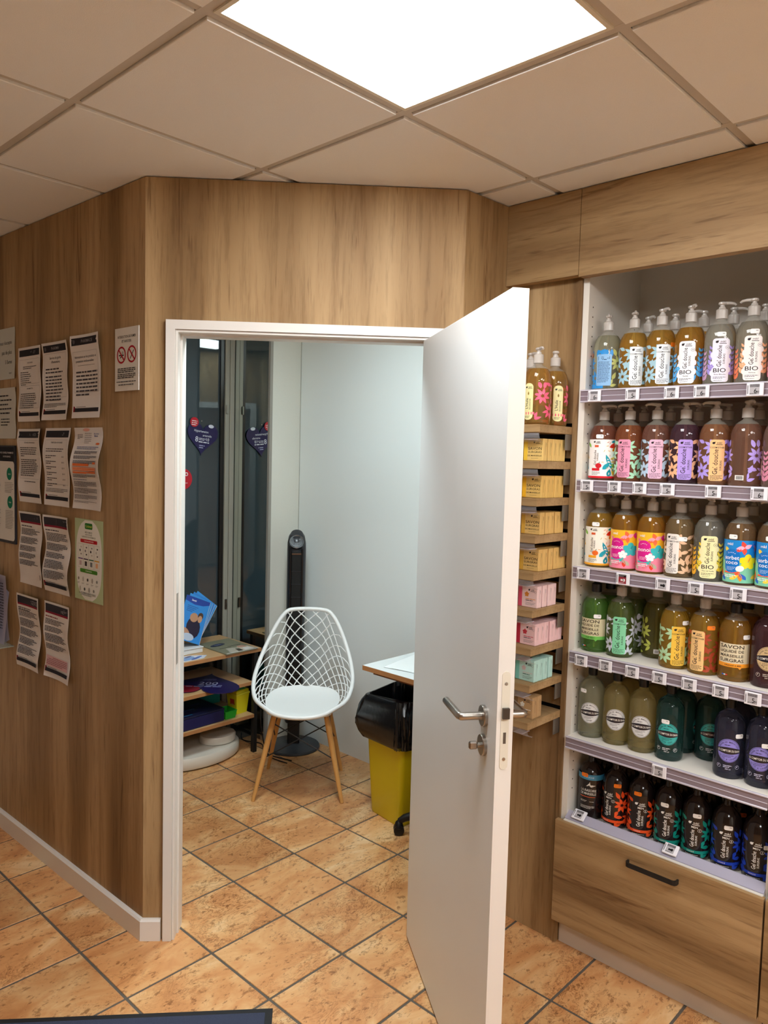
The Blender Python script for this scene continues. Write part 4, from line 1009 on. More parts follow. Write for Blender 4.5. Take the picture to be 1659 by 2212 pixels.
for x, y, turn, dsn, liq, lb, noz in ((0.648, -0.018, 0.15, 'oil_pink', '#d89030', 'amber oil bottle with pink leaves, nearest on the top small shelf', 0.2), (0.745, -0.022, 1.1, 'oil_pink', '#d89030', 'amber oil bottle with pink leaves beside the oak stile', 2.2),
                                 (0.742, 0.072, 0.4, 'oil_pink', '#d89030', 'amber oil bottle half hidden behind the pink leaved bottle', 0.1), (0.648, 0.078, 0.2, 'oil_yellow', '#d89030', 'amber oil bottle with yellow leaves against the door edge', -1.8)):
    bottle('pump', liq, dsn, lb, 'oil bottles on the top small shelf', x, y, RZ[0], turn, noz, None)

# ------------------------------------------------------------------ notices on the oak wall
INKP = ink_mat('paper_print', 0.75, 0.15)
def notice(name, label, cat, s0, s1, z0, z1, draw, wave=(0.004, 0.003, 0.0), thick=0.0004, group='notices on the oak wall', basecol='#e6e2e0', seed=0, bow=0.0):
    W_, H_ = s0-s1, z1-z0
    t = thing(name, label, cat, tuple(LW(s0, z0, 0.0)), 0, group)
    t.rotation_euler = (0, 0, math.atan2(-dL.y, -dL.x))        # local x to the right along the wall, local -y out of it
    a1, a2, ph = wave
    def fm(u, v, e):
        q = v/H_; edge = abs(u/W_-0.5)*2
        d = 0.0012+a1*(0.5+0.5*math.sin(q*2*PI*1.05+ph))+a2*edge*edge*(0.5+0.5*math.sin(q*2*PI*1.6+ph*1.7+0.8))
        return (u+bow*math.sin(q*PI*1.5+ph)*0.3, -(d+e+thick), v)
    m = 18; n = 6; mb = MB(); vs = []; 
    for back in (0, 1):
        for j in range(m+1):
            for i in range(n+1): vs.append(fm(W_*i/n, H_*j/m, -thick if back else 0.0))
    k = (m+1)*(n+1); fs = []
    for j in range(m):
        for i in range(n):
            a = j*(n+1)+i; fs.append((a, a+1, a+n+2, a+n+1)); fs.append((k+a, k+a+n+1, k+a+n+2, k+a+1))
    rim = [i for i in range(n+1)]+[j*(n+1)+n for j in range(1, m+1)]+[m*(n+1)+i for i in range(n-1, -1, -1)]+[j*(n+1) for j in range(m-1, 0, -1)]
    for a, b in zip(rim, rim[1:]+rim[:1]): fs.append((b, a, a+k, b+k))
    mb.add(vs, fs); sheet = mb.build('sheet', plain('paper_'+basecol.strip('#'), basecol, 0.7), t, smooth=60)
    p = Print(); draw(p, W_, H_, random.Random(seed))
    p.obj('print', 'printed_text', sheet, fm, INKP, eps=0.0004)
    return t
DK, DR = '#2c2a30', '#8a1a2c'
def subgrid(p, u0, u1, v0, v1, c): p.rect('print', u0, u1, v0, v1, c, 6, max(1, int((v1-v0)/0.014)))
def foot(p, W_, c=DK):
    subgrid(p, 0.010, W_-0.010, 0.022, 0.036, c); p.poly('print', [(0.010, 0.036), (0.024, 0.036), (0.018, 0.042), (0.010, 0.043)], DR); p.rect('print', 0.010, 0.020, 0.022, 0.036, DR, 1)
    p.rect('print', 0.03, 0.10, 0.039, 0.041, '#7a7678', 2)
def head(p, W_, H_):
    subgrid(p, 0.010, W_-0.010, H_-0.036, H_-0.010, DK); p.text('print', 'PHARMACIE', W_*0.58, H_-0.023, 0.011, '#8a868c', wmax=W_*0.5); p.ell('print', 0.026, H_-0.023, 0.008, 0.008, '#56525a', 10)
def frame_(p, u0, u1, v0, v1, c='#9a969a', w_=0.0008):
    for a in ((u0, u1, v0, v0+w_), (u0, u1, v1-w_, v1)): p.rect('print', *a, c, 6, 1)
    for a in ((u0, u0+w_, v0, v1), (u1-w_, u1, v0, v1)): p.rect('print', *a, c, 1, 10)
TXT = '#4a464c'
def n1(p, W_, H_, r):
    head(p, W_, H_); foot(p, W_); frame_(p, 0.012, W_-0.014, 0.150, H_-0.048); frame_(p, 0.012, W_-0.014, 0.052, 0.142)
    p.text('print', 'HONORAIRES', W_/2, H_-0.062, 0.0055, TXT); p.lines('print', 0.04, W_-0.04, H_-0.076, 2, 0.007, 0.0028, TXT, r, .6)
    p.lines('print', 0.018, W_-0.07, H_-0.098, 7, 0.0082, 0.0028, TXT, r, .4, .4)
    p.text('print', 'INFORMATION', W_/2, 0.131, 0.0055, TXT); p.lines('print', 0.018, W_-0.03, 0.112, 8, 0.0078, 0.003, TXT, r, .8, .2)
def n2(p, W_, H_, r):
    head(p, W_, H_); foot(p, W_); frame_(p, 0.014, W_-0.014, 0.085, H_-0.042)
    p.text('print', 'Service de garde', W_/2, H_-0.058, 0.0095, TXT, wmax=0.115); p.text('print', "d'honoraires", W_/2, H_-0.073, 0.0095, TXT, wmax=0.10)
    for k in range(10): p.lines('print', 0.022, W_-0.024, H_-0.097-0.0125*k-(0.004 if k > 1 else 0), 1, 0.01, 0.0052, TXT, r, r.uniform(.6, 1))
    p.lines('print', 0.06, W_-0.06, 0.076, 1, 0.006, 0.003, TXT, r, 1.0); p.lines('print', 0.014, W_-0.014, 0.062, 3, 0.0055, 0.0022, TXT, r, .6)
def n3(p, W_, H_, r):
    head(p, W_, H_); foot(p, W_); frame_(p, 0.014, W_-0.016, 0.092, H_-0.058)
    p.text('print', 'Informations sur les produits et', W_/2, H_-0.077, 0.0085, TXT, wmax=0.155); p.text('print', 'prestations remboursables', W_/2-0.008, H_-0.092, 0.0085, TXT, wmax=0.140)
    p.rect('print', 0.04, W_-0.04, H_-0.108, H_-0.107, TXT, 4)
    for k in range(7): p.lines('print', 0.024, W_-0.024, H_-0.128-0.0135*k, 1, 0.01, 0.0058, TXT, r, 1.0 if k < 6 else .6)
def n4(p, W_, H_, r):
    head(p, W_, H_); foot(p, W_); frame_(p, 0.014, W_-0.014, 0.095, H_-0.045)
    p.text('print', 'DONNÉES PERSONNELLES', W_/2, H_-0.055, 0.0055, TXT, wmax=.13); p.lines('print', 0.02, W_-0.025, H_-0.074, 5, 0.0082, 0.0034, TXT, r, .2, .15)
    p.lines('print', 0.02, W_-0.025, H_-0.122, 8, 0.0078, 0.0034, TXT, r, .8, .15); p.lines('print', 0.02, W_-0.04, 0.110, 1, 0.008, 0.0034, TXT, r, .8); p.lines('print', 0.05, W_-0.05, 0.085, 1, 0.008, 0.003, TXT, r, 1)
def n5(p, W_, H_, r):
    head(p, W_, H_); foot(p, W_); frame_(p, 0.014, W_-0.014, 0.082, H_-0.045)
    p.text('print', 'TARIFS DES HONORAIRES', W_/2, H_-0.055, 0.0058, TXT, wmax=.14); p.lines('print', 0.024, W_-0.04, H_-0.078, 2, 0.0085, 0.0032, TXT, r, .9)
    for k in range(6):
        v = H_-0.104-0.0215*k; p.lines('print', 0.022, W_*0.5, v, 2, 0.0075, 0.003, TXT, r, .5); p.text('print', '0,%d1 €' % (k+3), W_-0.045, v-0.005, 0.0055, TXT, wmax=.03)
    p.lines('print', 0.014, W_-0.014, 0.066, 3, 0.0055, 0.002, TXT, r, .8)
def n6(p, W_, H_, r):
    O = '#e0723a'
    p.ell('print', W_*0.42, H_-0.008, 0.024, 0.006, '#e8b0a4', 12); p.lines('print', 0.022, 0.06, H_-0.024, 4, 0.005, 0.002, TXT, r, .5); p.lines('print', 0.075, 0.125, H_-0.020, 6, 0.0068, 0.0018, '#6a666a', r, .7)
    p.text('print', 'Assurance', W_-0.045, H_-0.022, 0.0060, '#2a3f8a', wmax=.036); p.text('print', 'Maladie', W_-0.046, H_-0.030, 0.0060, '#2a3f8a', wmax=.03)
    p.ell('print', W_-0.030, H_-0.058, 0.014, 0.0036, O, 10); p.lines('print', 0.03, W_-0.02, H_-0.069, 2, 0.006, 0.0022, '#3a4a8a', r, .9)
    for v, n in ((H_-0.085, 3), (H_-0.102, 3), (H_-0.119, 4)): p.lines('print', 0.02, W_-0.02, v, n, 0.0040, 0.0022, TXT, r, .7)
    subgrid(p, 0.02, W_-0.075, H_-0.139, H_-0.130, O); subgrid(p, W_-0.045, W_-0.02, H_-0.131, H_-0.124, O); subgrid(p, 0.02, W_-0.02, H_-0.156, H_-0.143, O); subgrid(p, 0.02, W_*0.55, H_-0.166, H_-0.158, O); subgrid(p, W_*0.5, W_-0.02, H_-0.164, H_-0.158, O)
    p.lines('print', 0.022, W_-0.024, H_-0.146, 3, 0.006, 0.0014, '#f4dcc8', r, .7)
    for v, n, c in ((H_-0.170, 3, TXT), (H_-0.187, 1, '#4a5a8a'), (H_-0.195, 5, TXT), (H_-0.219, 5, TXT), (H_-0.244, 4, TXT), (H_-0.266, 2, '#7a7678')): p.lines('print', 0.02, W_-0.02, v, n, 0.0040, 0.0021, c, r, .6)
def news(variant):
    def f(p, W_, H_, r):
        subgrid(p, 0.008, W_-0.008, H_-0.038, H_-0.008, '#34323a'); subgrid(p, 0.008, W_-0.008, H_-0.046, H_-0.038, '#8a1c34'); p.text('print', 'NEWS', W_-0.038, H_-0.024, 0.017, '#98949a', wmax=0.055, sx=1.1)
        p.lines('print', 0.012, W_-0.08, H_-0.056, 1 if variant != 2 else 2, 0.007, 0.004, '#4a464c' if variant != 3 else '#8a2a3a', r, .9)
        v = H_-0.068
        for k in range(5 if variant < 3 else 4):
            n = r.choice([4, 5, 6]); p.lines('print', 0.012, W_-0.016, v, n, 0.0056, 0.0030, TXT, r, .6, .3); v -= n*0.0056+0.007
            if v < 0.06: break
        if variant == 3: subgrid(p, 0.012, W_-0.016, 0.044, 0.085, '#d8b0b4'); p.lines('print', 0.016, W_-0.02, 0.080, 5, 0.0065, 0.0024, '#8a4a54', r, .8)
        if variant != 0: foot(p, W_)
        else: p.rect('print', W_-0.012, W_-0.008, 0.03, 0.05, TXT, 1)
    return f
def green(p, W_, H_, r):
    n = 22; c = '#eceee8'
    def half(v): q = (v-H_/2)/(H_/2); return (W_/2-0.010)*max(0.0, 1-abs(q)**3.2)**0.5
    vs = []
    for j in range(n+1):
        v = 0.004+(H_-0.008)*j/n; h = half(v); vs += [(W_/2-h, v), (W_/2, v), (W_/2+h, v)]
    p.put('print', vs, [(3*j, 3*j+1, 3*j+4, 3*j+3) for j in range(n)]+[(3*j+1, 3*j+2, 3*j+5, 3*j+4) for j in range(n)], c)
    p.rrect('print', W_/2-0.028, W_/2+0.028, H_-0.036, H_-0.014, 0.006, '#2c7a34', 6); p.text('print', 'Cyclamed', W_/2, H_-0.025, 0.0085, '#d8e860', wmax=.046)
    for k, s_ in enumerate(('MÉDICAMENTS', 'NON UTILISÉS', 'RAPPORTEZ EN PHARMACIE')): p.text('print', s_, W_/2, H_-0.048-0.0085*k, 0.0055, '#3a4a3c', wmax=.10)
    p.rrect('print', W_/2-0.062, W_/2+0.062, H_-0.087, H_-0.074, 0.004, '#c0202c', 10); p.text('print', 'À NE PAS RAPPORTER', W_/2, H_-0.0805, 0.005, '#f4e4e2', wmax=.10)
    for k in range(4):
        u = 0.024+k*(W_-0.048)/3.999; w2 = (W_-0.055)/4; frame_(p, u, u+w2, H_-0.180, H_-0.092, '#b0aaa8')
        p.rect('print', u+0.002, u+w2-0.002, H_-0.149, H_-0.145, ('#6a4a8a', '#3a2a4a', '#2a6a4a', '#d8a020')[k], 2)
        for j in range(3): p.ell('print', u+w2/2+0.004*(-1)**j, H_-0.104-0.013*j, 0.005, 0.003+0.002*(j % 2), ('#c8c4c0', '#5a565a', '#8a868a', '#2a282c')[(k+j) % 4], 8)
        p.rect('print', u+0.011, u+w2-0.011, H_-0.172, H_-0.155, ('#c8b4b8', '#3a3034', '#7a8084', '#e8b48a')[k], 1)
    p.rrect('print', W_/2-0.064, W_/2+0.064, H_-0.197, H_-0.183, 0.005, '#4c8a2c', 10); p.text('print', 'À RAPPORTER', W_/2, H_-0.190, 0.005, '#e8f0d0', wmax=.09)
    for k in range(9):
        u = 0.030+(k % 5)*0.034+(0.012 if k > 4 else 0); v = H_-0.222-(0.036 if k > 4 else 0); p.ell('print', u, v, 0.006, 0.010 if k % 2 else 0.006, ('#8a8a84', '#c4c0b4', '#4a4a48', '#a8a49c')[k % 4], 8); p.lines('print', u-0.009, u+0.009, v-0.014, 2, 0.003, 0.0012, '#7a7a74', r, .7)
    p.lines('print', 0.05, W_-0.05, 0.030, 3, 0.0045, 0.0018, '#6a6e66', r, .7)
def nosmoke(p, W_, H_, r):
    p.text('print', 'INTERDICTION DE FUMER', W_/2, H_-0.030, 0.0085, '#3a3638', wmax=0.115); p.text('print', 'ET VAPOTER', W_/2, H_-0.045, 0.0085, '#3a3638', wmax=0.06)
    for k, cu in enumerate((W_*0.28, W_*0.72)):
        p.rect('print', cu-0.016, cu+0.016, H_-0.093, H_-0.089, '#2a282c', 1) if k == 0 else p.poly('print', [(cu-0.012, H_-0.104), (cu-0.009, H_-0.106), (cu+0.014, H_-0.078), (cu+0.011, H_-0.076)], '#2a282c')
        if k == 0: p.ring('print', cu+0.008, H_-0.083, 0.003, 0.0045, '#3a383c', 10); p.leaf('print', cu-0.010, H_-0.100, 0.4, 0.018, 0.005, '#4a484c', 4)
        p.ring('print', cu, H_-0.090, 0.0225, 0.0285, '#a81a2a', 28)
        d = 0.0175; p.poly('print', [(cu-d-0.002, H_-0.090+d-0.001), (cu-d+0.002, H_-0.090+d+0.003), (cu+d+0.002, H_-0.090-d+0.001), (cu+d-0.002, H_-0.090-d-0.003)], '#a81a2a')
    for v, n in ((H_-0.134, 3), (H_-0.153, 3)): p.lines('print', 0.018, W_-0.018, v, n, 0.0058, 0.0034, '#4a4648', r, .9)
    p.lines('print', 0.012, W_-0.014, H_-0.178, 1, 0.006, 0.003, '#4a4648', r, 1); p.lines('print', 0.024, W_-0.03, H_-0.188, 1, 0.006, 0.003, '#4a4648', r, 1)
def bigtext(lines_, cols=DK):
    def f(p, W_, H_, r):
        for s_, q, h in lines_: p.text('print', s_, W_-0.030, H_*q, h, cols, align='r')
    return f
def para(p, W_, H_, r):
    p.lines('print', 0.02, W_-0.03, H_-0.030, 1, 0.01, 0.004, '#8a4a4a', r, .6)
    for k in range(5): p.lines('print', 0.02, W_-0.025, H_-0.030-0.018*k, 1, 0.01, 0.0055, DK, r, r.uniform(.7, 1))
    p.lines('print', W_*0.5, W_-0.06, H_-0.128, 3, 0.012, 0.004, DK, r, .8)
nt_ = 'printed white notice sheet, '
NW = [(0.942, 0.744, 1.777, 2.073, n1, nt_+'first of the top row, two boxed texts'), (0.717, 0.515, 1.780, 2.073, n2, nt_+'second of the top row, about a service'), (0.476, 0.273, 1.784, 2.080, n3, nt_+'third of the top row, one bold boxed text'),
      (0.942, 0.743, 1.453, 1.748, n4, nt_+'first of the second row, two paragraphs'), (0.710, 0.505, 1.453, 1.750, n5, nt_+'second of the second row, a list of prices'), (0.474, 0.269, 1.454, 1.750, n6, 'white letter sheet with orange highlighted lines'),
      (0.944, 0.746, 1.117, 1.413, news(0), 'newsletter sheet without footer bar, left of the third row'), (0.712, 0.508, 1.116, 1.414, news(1), 'newsletter sheet with dark footer, right of the third row'),
      (0.955, 0.757, 0.772, 1.073, news(2), 'newsletter sheet at the left of the lowest row'), (0.716, 0.514, 0.775, 1.074, news(3), 'newsletter sheet with a pink box, right of the lowest row')]
for k, (s0, s1, z0, z1, fn, lb) in enumerate(NW):
    notice('notice_sheet', lb, 'notice', s0, s1, z0, z1, fn, (0.005+0.004*(k % 3), 0.006+0.003*(k % 2), 0.9*k), seed=k, bow=0.012)
notice('recycling_poster', 'green and white recycling poster with rows of small pictures', 'poster', 0.475, 0.266, 1.118, 1.418, green, (0.0006, 0.0, 1.0), basecol='#b4c69a', seed=20)
notice('no_smoking_sign', 'white no smoking sign with two red prohibition circles', 'sign', 0.182, 0.0315, 1.871, 2.081, nosmoke, (0.0, 0.0, 0.0), thick=0.003, group=None, basecol='#dedad2', seed=21)
notice('notice_sheet', 'grey notice sheet with large type cut by the left edge', 'notice', 1.278, 0.982, 1.955, 2.165, bigtext([('vous n\'accepte', 0.72, 0.015), ('pas de plus', 0.53, 0.016), ('5 Euros', 0.34, 0.015), ('merci', 0.12, 0.008)]), (0.002, 0.003, 0.4), basecol='#c6cac6', seed=22)
notice('notice_sheet', 'notice sheet with bold lines below the large type notice', 'notice', 1.275, 0.977, 1.709, 1.920, para, (0.002, 0.004, 1.4), basecol='#c9cbc6', seed=23)
def board(p, W_, H_, r):
    p.rect('print', 0.006, W_-0.006, H_-0.072, H_-0.006, '#1c1a1e', 4, 4); p.text('print', 'VOS CONSEILS PHARMACIE', W_-0.012, H_-0.030, 0.0075, '#d8d4d4', align='r', wmax=.15); p.text('print', 'À VOTRE SERVICE', W_-0.040, H_-0.046, 0.0065, '#d8d4d4', align='r', wmax=.1)
    p.rrect('print', 0.006, W_-0.004, 0.012, H_-0.066, 0.016, '#e2e0da', 10)
    for k, (u, v) in enumerate(((W_-0.052, H_-0.118), (W_-0.046, H_-0.236), (W_-0.175, H_-0.118), (W_-0.175, H_-0.236))):
        p.ell('print', u, v, 0.026, 0.026, '#0e7a5c', 20); p.text('print', 'Avant' if k % 2 else 'Après', u, v, 0.007, '#e8f0ea', wmax=.03)
        p.lines('print', u-0.045, u+0.042, v-0.036, 7 if v > H_/2 else 12, 0.0066, 0.0022, '#8a8884', r, .7, .2)
notice('health_board', 'dark edged information board with green discs at the left edge', 'notice board', 1.272, 0.979, 1.270, 1.680, board, (0.0, 0.0, 0.0), thick=0.008, group=None, basecol='#26242a', seed=24)
# leaflets on a clear ledge at the far left
lg = thing('clear_ledge', 'small clear plastic ledge fixed to the oak wall at left', 'shelf', tuple(LW(1.26, 0.83, 0.0)))
lm = MB()
lm.prism([(0.0, 0.0), (0.235, 0.0), (0.235, 0.16), (0.0, 0.16)], 0, 0.004, T(0, 0, 0, 0)); 
mled = MB(); mled.box(-0.24, 0.0, -0.17, -0.0005, 0, 0.004)
lo = mled.build('plate', clear_mat('clear_acrylic', srgb(196, 206, 190), 0.45, 0.08), lg); lg.rotation_euler = (0, 0, math.atan2(-dL.y, -dL.x))
lo.location = (0.24, 0, 0)
for k in range(4):
    t = thing('leaflet', '%s loose white leaflet standing on the clear ledge' % ['front', 'second', 'third', 'rearmost'][k], 'leaflet', tuple(LW(1.27, 0.834, 0.010+0.022*(3-k))), 0, 'leaflets on the clear ledge')
    t.rotation_euler = (0, 0, math.atan2(-dL.y, -dL.x)+0.02*k)
    lean = 0.06+0.015*k; mb = MB(); vs = []
    for j in range(9):
        q = j/8; dz = 0.30*q; b = 0.012*math.sin(q*PI)*(1 if k % 2 else -0.6)
        vs += [(0.0, -b+lean*0.1*q, dz), (0.205, -b*1.3+lean*0.1*q, dz*(1-0.01*k))]
    mb.add(vs, [(2*j, 2*j+1, 2*j+3, 2*j+2) for j in range(8)]).build('sheet', plain('lilac_paper', srgb(206, 200, 216), 0.7), t, smooth=60)
    p = Print(); p.lines('print', 0.02, 0.18, 0.26, 18, 0.012, 0.0045, '#6a6670', random.Random(k), .6)
    p.obj('print', 'printed_text', t, lambda u, v, e: (u, -(0.012*math.sin(v/0.30*PI)*(1 if k % 2 else -0.6))*1.15+lean*0.1*v/0.30-0.0012, v), INKP)

# ------------------------------------------------------------------ inside the booth: white lattice chair
CHC = Vector((0.985, 1.505)); CH_RZ = math.atan2(-0.271, 0.265)     # local -y is the front
chair = thing('lattice_chair', 'white plastic chair with open lattice back and wooden legs', 'chair', (CHC.x, CHC.y, 0))
fdir = Vector((-0.271, -0.265)).normalized(); chair.rotation_euler = (0, 0, math.atan2(fdir.x, -fdir.y))
def spline(pts, s_):
    """Catmull-Rom through pts, s in 0..1"""
    n = len(pts)-1; x = min(max(s_, 0), 1)*n; i = min(int(x), n-1); t = x-i
    P = [Vector(pts[max(0, min(n, i+k))]) for k in (-1, 0, 1, 2)]
    return 0.5*((2*P[1])+(P[2]-P[0])*t+(2*P[0]-5*P[1]+4*P[2]-P[3])*t*t+(-P[0]+3*P[1]-3*P[2]+P[3])*t**3)
half = [(-0.155, -0.195, 0.452), (-0.222, -0.120, 0.478), (-0.248, -0.010, 0.530), (-0.238, 0.090, 0.600), (-0.205, 0.165, 0.690), (-0.162, 0.213, 0.780), (-0.118, 0.240, 0.838), (-0.075, 0.250, 0.852), (0.0, 0.253, 0.855)]
RIMP = half+[(-x, y, z) for x, y, z in half[-2::-1]]
phalf = [(-0.140, -0.185, 0.448), (-0.172, -0.110, 0.440), (-0.186, -0.010, 0.436), (-0.178, 0.080, 0.438), (-0.145, 0.140, 0.446), (-0.100, 0.165, 0.454), (-0.05, 0.174, 0.458), (0.0, 0.176, 0.459)]
PANP = phalf+[(-x, y, z) for x, y, z in phalf[-2::-1]]
rim = lambda s_: spline(RIMP, s_); pan = lambda s_: spline(PANP, s_)
def surf(s_, r):
    a, b = pan(s_), rim(s_); c = Vector((a.x+(b.x-a.x)*0.95, a.y+(b.y-a.y)*0.80, a.z+(b.z-a.z)*0.18))
    return (1-r)**2*a+2*r*(1-r)*c+r*r*b
FRONT = [(-0.155, -0.195, 0.452), (-0.120, -0.222, 0.440), (-0.06, -0.238, 0.431), (0.0, -0.243, 0.429), (0.06, -0.238, 0.431), (0.120, -0.222, 0.440), (0.155, -0.195, 0.452)]
loop = [rim(k/60) for k in range(60)]+[spline(FRONT[::-1], k/16) for k in range(16)]
seat = MB()
# seat pan: grid between left/right edge curves from front lip to back, with thickness
n = 20; m_ = 14; top = []
for j in range(n+1):
    q = j/n
    for i in range(m_+1):
        w_ = i/m_*2-1
        # boundary point on the pan loop
        y = -0.240+(0.176+0.240)*q
        def halfw(y):
            prev = None
            if y < -0.195: return 0.155*max(0.0, 1-((y+0.195)/0.049)**2)**0.5 if y > -0.243 else 0.0
            best = 0
            for k in range(60):
                p0, p1 = pan(k/120), pan((k+1)/120)
                if min(p0.y, p1.y) <= y <= max(p0.y, p1.y): best = max(best, abs(p0.x))
            return max(best, 0.152 if y < -0.18 else 0.03)
        hw_ = cached(('hw', round(y, 5)), lambda: halfw(y))
        x = w_*hw_; z = 0.436-0.010*(1-w_*w_)*math.sin(PI*min(1, max(0, q)))+0.022*max(0, (y-0.03)/0.146)**2+0.006*max(0, w_*w_)-0.010*max(0, (-0.17-y)/0.07)**2
        top.append(Vector((x, y, z)))
k = len(top); vs = top+[p-Vector((0, 0, 0.006)) for p in top]; fs = []
W1 = m_+1
for j in range(n):
    for i in range(m_):
        a = j*W1+i; fs.append((a, a+1, a+W1+1, a+W1)); fs.append((k+a, k+a+W1, k+a+W1+1, k+a+1))
rm = [i for i in range(W1)]+[j*W1+m_ for j in range(1, n+1)]+[n*W1+i for i in range(m_-1, -1, -1)]+[j*W1 for j in range(n-1, 0, -1)]
for a, b in zip(rm, rm[1:]+rm[:1]): fs.append((b, a, a+k, b+k))
seat.add(vs, fs).build('seat', CHAIRW, chair, smooth=50)
MB().tube(loop, 0.0105, 10, closed=True).build('rim', CHAIRW, chair, smooth=60)
web = MB()
# solid skirt joining the pan's edge to the rim at the front corners
def strip(s0, s1, r0, r1, ns=6, nr=4):
    vs = []; 
    for a in range(ns+1):
        for b in range(nr+1): vs.append(surf(s0+(s1-s0)*a/ns, r0+(r1-r0)*b/nr))
    return vs, [(a*(nr+1)+b, a*(nr+1)+b+1, (a+1)*(nr+1)+b+1, (a+1)*(nr+1)+b) for a in range(ns) for b in range(nr)]
for s0, s1 in ((0.0, 0.045), (0.955, 1.0)): web.add(*strip(s0, s1, 0, 1))
web.build('corner_web', CHAIRW, chair, smooth=60)
N = 16
for k in range(N):
    s0 = 0.03+0.94*k/(N-1)
    for dl in (0.40, -0.40):
        pts = []
        for j in range(13):
            r = j/12; s_ = s0+dl*r*(0.55+0.45*r)
            if s_ < 0.02 or s_ > 0.98: break
            pts.append(surf(s_, r))
        if len(pts) > 2: MB().tube(pts, 0.0030, 5).build('lattice_bar', CHAIRW, chair, smooth=60)
def leg(x0, y0, x1, y1):
    mb = MB(); pts = []; rr = []
    for j in range(6):
        q = j/5; pts.append((x0+(x1-x0)*q, y0+(y1-y0)*q, 0.412*(1-q)+0.0 * q)); rr.append(0.0155-0.0065*abs(q-0.25)/0.75 if q > .25 else 0.013+0.0025*q/0.25)
    mb.tube(pts, rr, 14).build('leg', plain('golden_beech', srgb(204, 152, 88), 0.4, vary=0.12, bscale=25), chair, smooth=60)
LEGS = [(-0.125, -0.115, -0.215, -0.200), (0.125, -0.115, 0.215, -0.200), (0.115, 0.105, 0.195, 0.190), (-0.115, 0.105, -0.195, 0.190)]
for a in LEGS: leg(*a)
def lp(i, q): a = LEGS[i]; return (a[0]+(a[2]-a[0])*q, a[1]+(a[3]-a[1])*q, 0.412*(1-q))
for i, j in ((0, 1), (1, 2), (2, 3), (3, 0)):
    MB().tube([lp(i, 0.12), lp(j, 0.52)], 0.003, 6).build('brace_wire', BLACKM, chair, smooth=60)
    MB().tube([lp(j, 0.12), lp(i, 0.52)], 0.003, 6).build('brace_wire', BLACKM, chair, smooth=60)
MB().box(-0.125, 0.125, -0.115, 0.105, 0.412, 0.419).build('mount_plate', BLACKM, chair)

# ------------------------------------------------------------------ tower fan
FX, FY = 1.283, 1.930
fan = thing('tower_fan', 'tall black tower fan standing behind the white chair', 'fan', (FX, FY, 0))
fan.rotation_euler = (0, 0, math.radians(-40))
MB().lathe([(0.150, 0), (0.153, 0.006), (0.148, 0.014), (0.070, 0.022), (0.045, 0.030)], 40).build('base', plain('fan_grey', srgb(52, 54, 58), 0.35), fan, smooth=40)
MB().bbox(-0.034, 0.034, -0.034, 0.034, 0.026, 0.16, 0.006).build('neck', BLACK, fan)
FB = plain('fan_black_gloss', srgb(20, 20, 23), 0.18); FGR = plain('fan_silver_grey', srgb(44, 45, 50), 0.28)
def oval(a, b, n=28, front=1.0): return [(a*math.cos(2*PI*k/n), b*math.sin(2*PI*k/n)) for k in range(n)]
bd = MB(); zs = [0.15, 0.16, 1.14, 1.18, 1.212, 1.232]; sc = [0.94, 1, 1, 0.98, 0.86, 0.62]; vs = []; nn = 28
for z, s_ in zip(zs, sc):
    for x, y in oval(0.053*s_, 0.055*s_, nn):
        zz = z+(0.03*(y/0.055) if z > 1.15 else 0); vs.append((x, y, zz))
fs = [tuple(range(nn))[::-1], tuple(range((len(zs)-1)*nn, len(zs)*nn))]
for i in range(len(zs)-1):
    for k in range(nn): a, b = i*nn+k, i*nn+(k+1) % nn; fs.append((a, b, b+nn, a+nn))
bd.add(vs, fs).build('housing', FGR, fan, smooth=40)
MB().bbox(-0.028, 0.028, -0.060, -0.040, 0.17, 1.135, 0.004).build('grille_panel', GAP, fan)
for s_ in (-1, 1): MB().bbox(s_*0.033-0.006, s_*0.033+0.006, -0.0575, -0.036, 0.16, 1.15, 0.003).build('side_trim', FB, fan)
MB().bbox(-0.026, 0.026, -0.0625, -0.0595, 1.118, 1.126, 0.001).build('logo_strip', plain('fan_bronze', srgb(120, 96, 80), 0.3, metal=0.8), fan)
for k in range(12):
    z = 0.22+0.073*k
    MB().bbox(-0.027, 0.027, -0.0625, -0.0595, z, z+0.003, 0.0006).build('grille_bar', plain('fan_bar', srgb(46, 46, 50), 0.35), fan)
Mt = T(0, -0.036, 1.187) @ Matrix.Rotation(math.radians(58), 4, 'X')
MB().lathe([(0.0440, -0.03), (0.0445, 0.004), (0.041, 0.008)], 28, Mt, 1.0, 1.0).build('head_ring', FB, fan, smooth=40)
MB().lathe([(0.0385, 0.0081), (0.037, 0.0098), (0.0345, 0.0081)], 28, Mt, caps=False).build('control_ring', plain('fan_chrome', srgb(170, 172, 176), 0.25, metal=1.0), fan, smooth=60)
for a in (0.6, 2.2, 3.8, 5.4): MB().lathe([(0.0065, 0.008), (0.0062, 0.0095)], 12, Mt @ T(0.019*math.cos(a), 0.019*math.sin(a), 0)).build('button', plain('fan_button', srgb(44, 44, 48), 0.4), fan, smooth=40)

